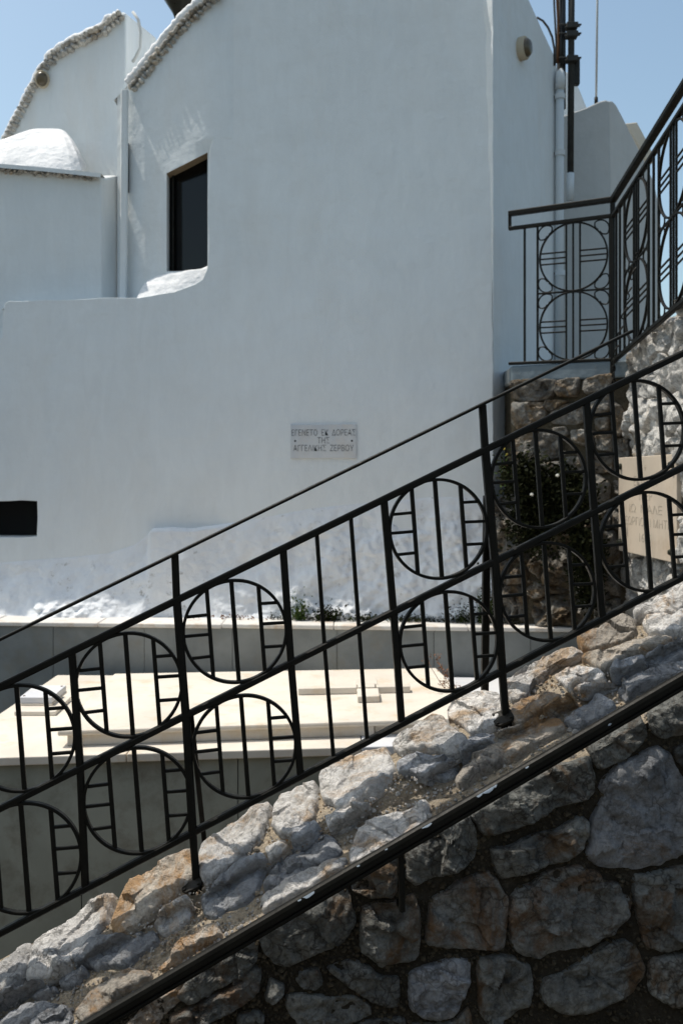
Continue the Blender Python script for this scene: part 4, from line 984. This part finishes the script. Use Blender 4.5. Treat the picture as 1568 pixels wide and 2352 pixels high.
# plaque 2
Yl, Yr = 6.12, 5.17
p2 = empty('memorial_plaque', (sX(5.65) - .088, 5.65, 2.245), 'beige marble memorial plaque bolted to the sunny rubble wall', 'plaque')
w2 = .475; h2 = .285
m = MB(); m.box((-w2, -.016, -h2), (w2, .012, h2)); o = m.build('slab', M['plaque2'], None, origin=(0, 0, 0), bevel=.004); o.parent = p2
p2.rotation_euler = (0, 0, math.atan2(-1, .04))
for body, w_, z_, h_ in (('+', .02, .215, .05), ('ΕΚΤΙΣΘΗ', .20, .14, .055), ('ΥΠΕΡ', .12, .055, .055), ('ΙΩ  ΜΑΛΕ', .28, -.02, .05), ('ΓΕΩΡΓΙΟΥ Ι ΜΗΤΡ', .42, -.095, .05), ('1665', .10, -.185, .055)):
    wtext(body, w_ * 2 * .95, z_, h_, p2, M['ink2'], -.0165)
for a_, b_ in ((-1, -1), (1, -1), (1, 1), (-1, 1)):
    m = MB(); m.lathe([(0, .03), (.012, .026), (.019, .012), (.02, 0)], (0, 0, 0), 12); o = m.build('bolt', M['bronze'], None, origin=(0, 0, 0), smooth=True); o.parent = p2; o.location = (a_ * (w2 - .05), -.016, b_ * (h2 - .055)); o.rotation_euler = (math.pi / 2, 0, 0)

# ------------------------------------------------------------------ terrace railing
def ornate(m_parent, W, H, base, dirv, slope=0.0, ringc=None):
    """one panel of two stacked rings in local u (along), z; base = world point, dirv = unit plan vector"""
    U = lambda u, z: base + dirv * u + Vector((0, 0, z + slope * u)); nn = Vector((dirv.y, -dirv.x, 0)); b0 = m_parent.location
    def part(name, fn): m = MB(); fn(m); return m.build(name, M['iron'], m_parent)
    R_ = min(W / 2, H / 4) * .985
    part('frame', lambda m: (m.bar(U(0, 0), U(0, H), .014, .014, nn), m.bar(U(W, 0), U(W, H), .014, .014, nn), m.bar(U(0, H / 2), U(W, H / 2), .012, .012, nn)))
    for k in (0, 1):
        cz = H * (.25 + .5 * k); cu = W / 2; exx = (dirv + Vector((0, 0, slope))); 
        o = part('ring', lambda m: m.ring(U(cu, cz), R_, .011, .016, exx, Vector((0, 0, 1)), 56))
        for du in (-.045, 0, .045):
            z_ = math.sqrt(R_ * R_ - du * du); part('vertical_bar', lambda m: m.bar(U(cu + du, cz - z_), U(cu + du, cz + z_), .012, .012, nn))
        for sg in (-1, 1):
            for dz in (-.036, 0, .036):
                x_ = math.sqrt(R_ * R_ - dz * dz); part('cross_bar', lambda m: m.bar(U(cu + sg * .05, cz + dz), U(cu + sg * x_, cz + dz), .010, .010, nn))
            for sz in (-1, 1):
                def scroll(m):
                    # C scroll in the corner: an arc with curled ends
                    cx, cy = cu + sg * (W / 2 - .062), cz + sz * (H / 4 - .062); pts = []
                    for q in range(23):
                        a = math.radians(-150 + q * 12); rr_ = .052; pts.append((rr_ * math.cos(a + math.pi / 4 + 1.05), rr_ * math.sin(a + math.pi / 4 + 1.05)))
                    arc = []
                    for q in range(25):
                        tt = -1 + 2 * q / 24; a = math.pi / 4 + tt * 2.45; r2 = .057
                        if abs(tt) > .58: r2 = .057 - (abs(tt) - .58) * .105
                        arc.append(U(cx + sg * r2 * math.cos(a), cy + sz * r2 * math.sin(a)))
                    m.tube(arc, .0048, 6)
                part('scroll', scroll)
tz0 = 3.165
tra = empty('terrace_railing', (1.45, 6.5, tz0), 'short black ornate railing panel in front of the grey drainpipes', 'railing')
A_ = P(1175, 835, 6.67); B_ = P(1406, 826, 6.35); dT = Vector((B_.x - A_.x, B_.y - A_.y, 0)); LT = dT.length; dT.normalize(); nT2 = Vector((dT.y, -dT.x, 0))
zA, zB = A_.z, B_.z; Hh = .905
def tp_(u, z): return Vector((A_.x, A_.y, 0)) + dT * u + Vector((0, 0, zA + (zB - zA) * u / LT + z))
def tpart(name, fn): m = MB(); fn(m); return m.build(name, M['iron'], tra)
tpart('handrail', lambda m: m.bar(tp_(-.02, 1.005), tp_(LT + .01, 1.022), .034, .045, nT2))
tpart('top_rail', lambda m: m.bar(tp_(-.02, .905), tp_(LT, .918), .024, .03, nT2))
tpart('bottom_rail', lambda m: m.bar(tp_(-.02, .0), tp_(LT + .01, .0), .020, .03, nT2))
tpart('corner_post', lambda m: m.bar(tp_(LT, -.11), tp_(LT, 1.02), .030, .030, nT2))
tpart('baluster', lambda m: m.bar(tp_(.088, 0), tp_(.088, .905), .014, .014, nT2))
tpart('wall_fixing', lambda m: m.bar(tp_(-.015, .905), tp_(-.015, 1.005), .020, .02, nT2))
ornate(tra, .475, .90, tp_(LT - .492, .004), dT, (zB - zA) / LT)
ura = empty('upper_stair_railing', (1.725, 5.4, 3.2), 'black ornate railing seen end on above the sunlit rubble wall', 'railing')
UX = 1.728; zc_ = lambda Y: 3.15 + .115 * (6.33 - Y); ztp = lambda Y: 4.178 + .158 * (6.35 - Y)
def upart(name, fn): m = MB(); fn(m); return m.build(name, M['iron'], ura)
nx_ = Vector((1, 0, 0)); y1_, y0_ = 6.35, 3.9
upart('handrail', lambda m: m.bar((UX, y1_, ztp(y1_)), (UX, y0_, ztp(y0_)), .036, .045, nx_))
upart('top_rail', lambda m: m.bar((UX, y1_, ztp(y1_) - .105), (UX, y0_, ztp(y0_) - .105), .024, .03, nx_))
upart('bottom_rail', lambda m: m.bar((UX, y1_, zc_(y1_)), (UX, y0_, zc_(y0_)), .026, .03, nx_))
for Y in (6.27, 6.19, 5.52, 4.86, 4.20): upart('baluster', lambda m: m.bar((UX, Y, zc_(Y)), (UX, Y, ztp(Y) - .105), .014, .014, nx_))
for Yc2 in (5.85, 5.19, 4.53):
    hh = ztp(Yc2) - .12 - zc_(Yc2)
    ornate(ura, .48, hh, Vector((UX, Yc2 + .24, zc_(Yc2 + .24) + .008)), Vector((0, -1, 0)), .135)
# chain
chn = empty('hanging_chain', (UX - .03, 6.1, 3.1), 'short black chain hanging from the corner of the upper railing', 'chain')
lk = None
for k in range(16):
    Y = 5.72 + .045 * k if k < 11 else 6.20; z_ = (3.68 - .05 * k - .02 * (k % 2)) if k < 11 else 3.13 - .042 * (k - 11)
    if lk is None:
        m = MB(); m.tube([Vector((.009 * math.cos(a), 0, .019 * math.sin(a))) for a in [2 * math.pi * j / 12 for j in range(12)]], .0042, 6, closed=True); lk = m.build('link', M['iron'], None, origin=(0, 0, 0), smooth=True); o = lk
    else: o = lk.copy(); C.objects.link(o)
    o.parent = chn; o.location = Vector((UX - .035, Y, z_)) - chn.location; o.rotation_euler = (.6 if k < 11 else 0, 0, (k % 2) * 1.57)

# ------------------------------------------------------------------ buildings and pipes behind the terrace
gb = empty('grey_parapet_block', P(1390, 860, 8.3), 'grey rendered block with a rounded shoulder behind the terrace railing', 'building')
m = MB(); f_ = [P(x, y, 8.3) for x, y in [(1286, 268), (1316, 257), (1345, 247), (1375, 233), (1390, 229), (1399, 232), (1408, 860), (1408, 980), (1286, 980)]]
m.prism(f_, Vector((0, .25, 0))); m.build('front_face', M['white_grey'], gb, bevel=.012)
s0 = P(1399, 500, 8.302); s1_ = P(1560, 500, 9.0); dn = (s1_ - s0); SPn = Vector((dn.y, -dn.x, 0)).normalized(); SPl = (s0, SPn)
m = MB(); f_ = [hit(x, y, SPl) for x, y in [(1398, 231), (1406, 232), (1414, 240), (1430, 270), (1452, 315), (1475, 360), (1502, 420), (1512, 470), (1516, 980), (1408, 980)]]
m.prism(f_, Vector((-.2, .25, 0))); m.build('sloping_side', plaster('pale_grey_render', (.62, .61, .58), .2), gb, bevel=.012)
m = MB(); m.prism([P(x, y, 9.3) for x, y in [(1435, 283), (1462, 280), (1482, 318), (1503, 362), (1500, 372), (1488, 372)]], Vector((0, .2, 0)))
tag(m.build('cream_wall_end', M['cream'], bevel=.01), 'cream wall end peeping over the grey sloping parapet', 'wall')
m = MB(); m.prism([P(x, y, 8.9) for x, y in [(1290, 160), (1312, 170), (1330, 205), (1350, 255), (1350, 300), (1290, 300)]], Vector((0, .3, 0)))
tag(m.build('white_roof_slope', M['white'], bevel=.01), 'white sloping roof corner between the dark pole and antenna', 'roof')
dpi = empty('tall_drainpipe', P(1286, 850, 7.8), 'pale painted drainpipe at the corner of the church', 'drainpipe')
m = MB(); m.tube([P(1285, 190, 7.84), P(1284, 520, 7.84), P(1283, 870, 7.84)], .033, 14); m.build('pipe', M['pvc'], dpi, smooth=True)
for y in (222, 352, 628):
    m = MB(); m.tube([P(1285, y - 6, 7.84), P(1285, y + 6, 7.84)], .041, 14); m.build('collar', M['pvc'], dpi, smooth=True, angle=30)
    m = MB(); m.tube([P(1270, y, 7.86), P(1285, y, 7.82)], .008, 6); m.build('bracket', M['rust'], dpi)
m = MB(); m.tube([P(1285, 205, 7.83), P(1286, 178, 7.83), P(1286, 166, 7.84), P(1287, 160, 7.86)], [.038, .038, .030, .012], 14); m.build('cap', M['pvc'], dpi, smooth=True)
pb = empty('cable_pole', P(1287, 300, 7.9), 'thick dark pole wrapped with cables rising beside the church corner', 'pole')
m = MB(); m.tube([P(1288, -260, 7.95), P(1288, 175, 7.95), P(1288, 250, 7.95)], .036, 12); m.build('pole', M['dark_pipe'], pb, smooth=True)
for k in range(5):
    x0 = 1274 + 5 * k; m = MB(); m.tube([P(x0 + 3 * math.sin(k + j * .9), -260 + 45 * j, 7.9 - .01 * (k % 2)) for j in range(10)], .008 + .003 * (k % 2), 6); m.build('cable', M['rust'] if k == 1 else M['cable'], pb, smooth=True)
p2_ = empty('scaffold_pole', P(1310, 460, 7.9), 'slim pole, dark above and grey below, left of the antenna', 'pole')
m = MB(); m.tube([P(1313, -260, 7.9), P(1309, 400, 7.9)], .026, 12); m.build('upper_tube', M['dark_pipe'], p2_, smooth=True)
m = MB(); m.tube([P(1309, 398, 7.88), P(1308, 460, 7.88), P(1307, 500, 7.88)][:2], .030, 12); m.build('lower_tube', M['pvc'], p2_, smooth=True)
for yy in (62, 82, 138):
    m = MB(); c = P(1311, yy, 7.88); m.box(c - Vector((.045, .05, .022)), c + Vector((.045, .03, .022))); m.tube([c + Vector((-.10, -.02, .01)), c + Vector((.075, -.02, .01))], .009, 6); m.tube([c + Vector((-.06, -.04, -.02)), c + Vector((.06, -.04, -.012))], .008, 6)
    m.build('clamp', M['dark_pipe'], p2_, bevel=.004)
m = MB(); c = P(1322, 170, 7.95); m.box(c - Vector((.03, .03, .09)), c + Vector((.025, .03, .10))); m.build('junction_box', M['dark_pipe'], p2_, bevel=.006)
an = empty('whip_antenna', P(1368, 235, 8.4), 'thin pale whip antenna on the grey block against the sky', 'antenna')
m = MB(); m.tube([P(1374, -260, 8.4), P(1368, 226, 8.4)], .0095, 8); m.build('rod', M['rod'], an, smooth=True)
m = MB(); m.tube([P(1368, 224, 8.4), P(1368, 240, 8.4)], .016, 8); m.build('base', M['iron2'], an, smooth=True)
m = MB(); m.tube([P(1232, 40, 7.75), P(1246, 48, 7.78), P(1258, 64, 7.82), P(1267, 85, 7.84), P(1272, 112, 7.84), P(1273, 150, 7.84)], .009, 6)
tag(m.build('roof_cable', M['cable'], smooth=True), 'thin black cable arching from the roof edge to the pipe', 'cable')

# ------------------------------------------------------------------ plants
def leaf(m, p, d, L, W, rr, mi=0):
    d = d.normalized(); s_ = d.cross(Vector((rr.uniform(-1, 1), rr.uniform(-1, 1), rr.uniform(.2, 1)))).normalized(); up = s_.cross(d)
    m.add([p, p + d * L * .5 + s_ * W + up * L * .06, p + d * L, p + d * L * .5 - s_ * W + up * L * .06], [(0, 1, 2, 3)], mi)
def shrub(name, cpx, Y, rx, rz, ry, n_, L, W, mat, label, cat, seed, flowers=0, shape=1.0):
    rr = random.Random(seed); c = P(cpx[0], cpx[1], Y); e = empty(name, c - Vector((0, 0, rz)), label, cat); f = MB(); st_ = MB(); blobs = []
    for k in range(9): blobs.append((c + Vector((rr.uniform(-.7, .7) * rx, rr.uniform(-.6, .3) * ry, rr.uniform(-.8, .7) * rz)), rr.uniform(.35, .65)))
    root = c + Vector((0, ry * .8, -rz * .1))
    for b, q in blobs: st_.tube([root, root.lerp(b, .5) + Vector((0, -.02, .02)), b], [.006, .004, .002], 5)
    for k in range(n_):
        b, q = rr.choice(blobs); v = Vector((rr.gauss(0, .5) * rx * q, rr.gauss(0, .45) * ry * q, rr.gauss(0, .5) * rz * q)); p = b + v
        leaf(f, p, Vector((rr.uniform(-1, 1), rr.uniform(-1, .3), rr.uniform(-.4, 1))), L * rr.uniform(.6, 1.3), W * rr.uniform(.7, 1.3), rr)
    o = f.build('foliage', mat, e); tag(o, kind='stuff'); st_.build('stem', M['dry'], e)
    return e, c
sh, sc = shrub('wall_shrub', (1262, 1165), 6.25, .25, .27, .15, 12000, .036, .011, M['leaf_dark'], 'dark bushy caper like shrub spilling from the shaded rubble wall', 'shrub', 4)
def flower(x, y, Y, r, mat, par):
    rr = random.Random(int(x * 7 + y)); m = MB(); c = P(x, y, Y)
    m.lathe([(0, r * .6), (r * .55, r * .42), (r * .8, 0), (r * .5, -r * .45), (0, -r * .55)], c, 9)
    for k in range(7):
        a = k * math.pi / 3.5; leaf(m, c, Vector((math.cos(a), -.3, math.sin(a))), r * 1.05, r * .3, rr)
    return m.build('flower', mat, par)
for x, y in ((1237, 1112), (1237, 1123), (1220, 1136), (1279, 1092), (1295, 1040), (1286, 1207), (1298, 1203), (1411, 1160)): flower(x, y, 5.98, .014, M['petal'], sh)
for x, y in ((1157, 1031), (1288, 1083), (1290, 1096), (1163, 1043)): flower(x, y, 6.0, .009, M['petal_y'], sh)
sh2, sc2 = shrub('wall_shrub', (1355, 1290), 6.15, .12, .24, .12, 4200, .034, .010, M['leaf_dark'], 'smaller dark shrub low in the corner beside the beige plaque', 'shrub', 9); sh['group'] = sh2['group'] = 'dark shrubs on the rubble wall'
shrub('hanging_weed', (1160, 1085), 6.55, .05, .14, .05, 130, .03, .006, M['leaf'], 'thin weed with yellow flowers growing at the church corner', 'weed', 13)
def tuft(cx, n_, w, h, mat, label, seed):
    rr = random.Random(seed); c = hit(cx, 1421, (Vector((0, lb(0) - .2, 0)), Vector((.10, 1, 0)))); c.z = zl + .004; e = empty('weed_tuft', c, label, 'weed', 'weeds along the marble ledge'); f = MB(); s2 = MB()
    for k in range(n_):
        p = c + Vector((rr.gauss(0, .5) * w, rr.uniform(-.03, .05), abs(rr.gauss(0, .45)) * h)); leaf(f, p, Vector((rr.uniform(-1, 1), rr.uniform(-1, .2), rr.uniform(-.1, 1))), rr.uniform(.012, .03), rr.uniform(.004, .009), rr)
    for k in range(max(3, n_ // 22)):
        x = rr.gauss(0, .4) * w; s2.tube([c + Vector((x, 0, -.003)), c + Vector((x * 1.2, -.005, h * .4)), c + Vector((x * 1.5, -.01, h * rr.uniform(.6, 1)))], [.003, .002, .001], 4)
    f.build('foliage', mat, e); s2.build('stem', M['leaf'], e)
tuft(688, 300, .055, .14, M['leaf'], 'green leafy weed at the left end of the mossy ledge', 21)
tuft(752, 420, .10, .09, M['leaf_dark'], 'dark green weed clump behind the plain balusters on the ledge', 22)
tuft(835, 200, .12, .045, M['moss'], 'low mossy weed under the pitted whitewash on the ledge', 23)
tuft(930, 200, .14, .04, M['moss'], 'flat blackish weed below the right hand ring on the ledge', 24)
tuft(1062, 160, .09, .13, M['leaf_dark'], 'sparse weed near the shaded corner of the ledge', 25)
tuft(1118, 520, .06, .24, M['leaf_dark'], 'tall dark weed growing in the ledge corner behind the main post', 26)
tuft(545, 60, .20, .02, M['dry'], 'dry reddish weed scraps lying along the sunny ledge', 27)
# moss along the foot of the wall
rr = random.Random(8); f = MB()
for k in range(2600):
    x = rr.uniform(620, 1330); hgt = abs(rr.gauss(0, 1)) * (.018 + .014 * nz((x * .02, 0, 0), 1)); p = Vector(((x - HX) / FP * 6.72, 0, zl + hgt)); p.y = lb(p.x) - .145 - rr.uniform(0, .035)
    if x > 1140: p.y = min(p.y, 6.55)
    if nz((x * .013, 3, 0), 1) < -.1: continue
    leaf(f, p, Vector((rr.uniform(-1, 1), -1, rr.uniform(-.6, .8))), rr.uniform(.008, .02), rr.uniform(.004, .008), rr)
tag(f.build('ledge_moss', M['moss']), 'black green moss along the foot of the wall', 'moss', kind='stuff')
# dried flowers in the gap at the end of the slab
dfl = empty('dried_flowers', P(1040, 1600, 5.7), 'dried brown flower stems standing at the right end of the grave slab', 'dried flowers')
rr = random.Random(31); m = MB(); h_ = MB()
for k, (x, y) in enumerate([(1002, 1509), (1013, 1530), (1022, 1545), (980, 1518), (1028, 1560), (1016, 1570), (1035, 1588), (1042, 1598), (1050, 1580), (1072, 1606), (1090, 1598)]):
    b = hit(1052 + 4 * (k % 3), 1612 + (k % 4) * 4, (Vector((0, 0, zb)), Vector((0, 0, 1)))); t_ = P(x, y, b.y - .02 + .02 * (k % 2)); m.tube([b, b.lerp(t_, .5) + Vector((.015 * (k % 3 - 1), 0, .01)), t_], [.0025, .002, .0012], 5)
    for j in range(22): leaf(h_, t_ + Vector((rr.gauss(0, .012), rr.gauss(0, .01), rr.gauss(0, .012))), Vector((rr.uniform(-1, 1), rr.uniform(-1, 1), rr.uniform(-1, 1))), .014, .005, rr)
m.build('stem', M['dry'], dfl); h_.build('flower_heads', M['dry'], dfl)
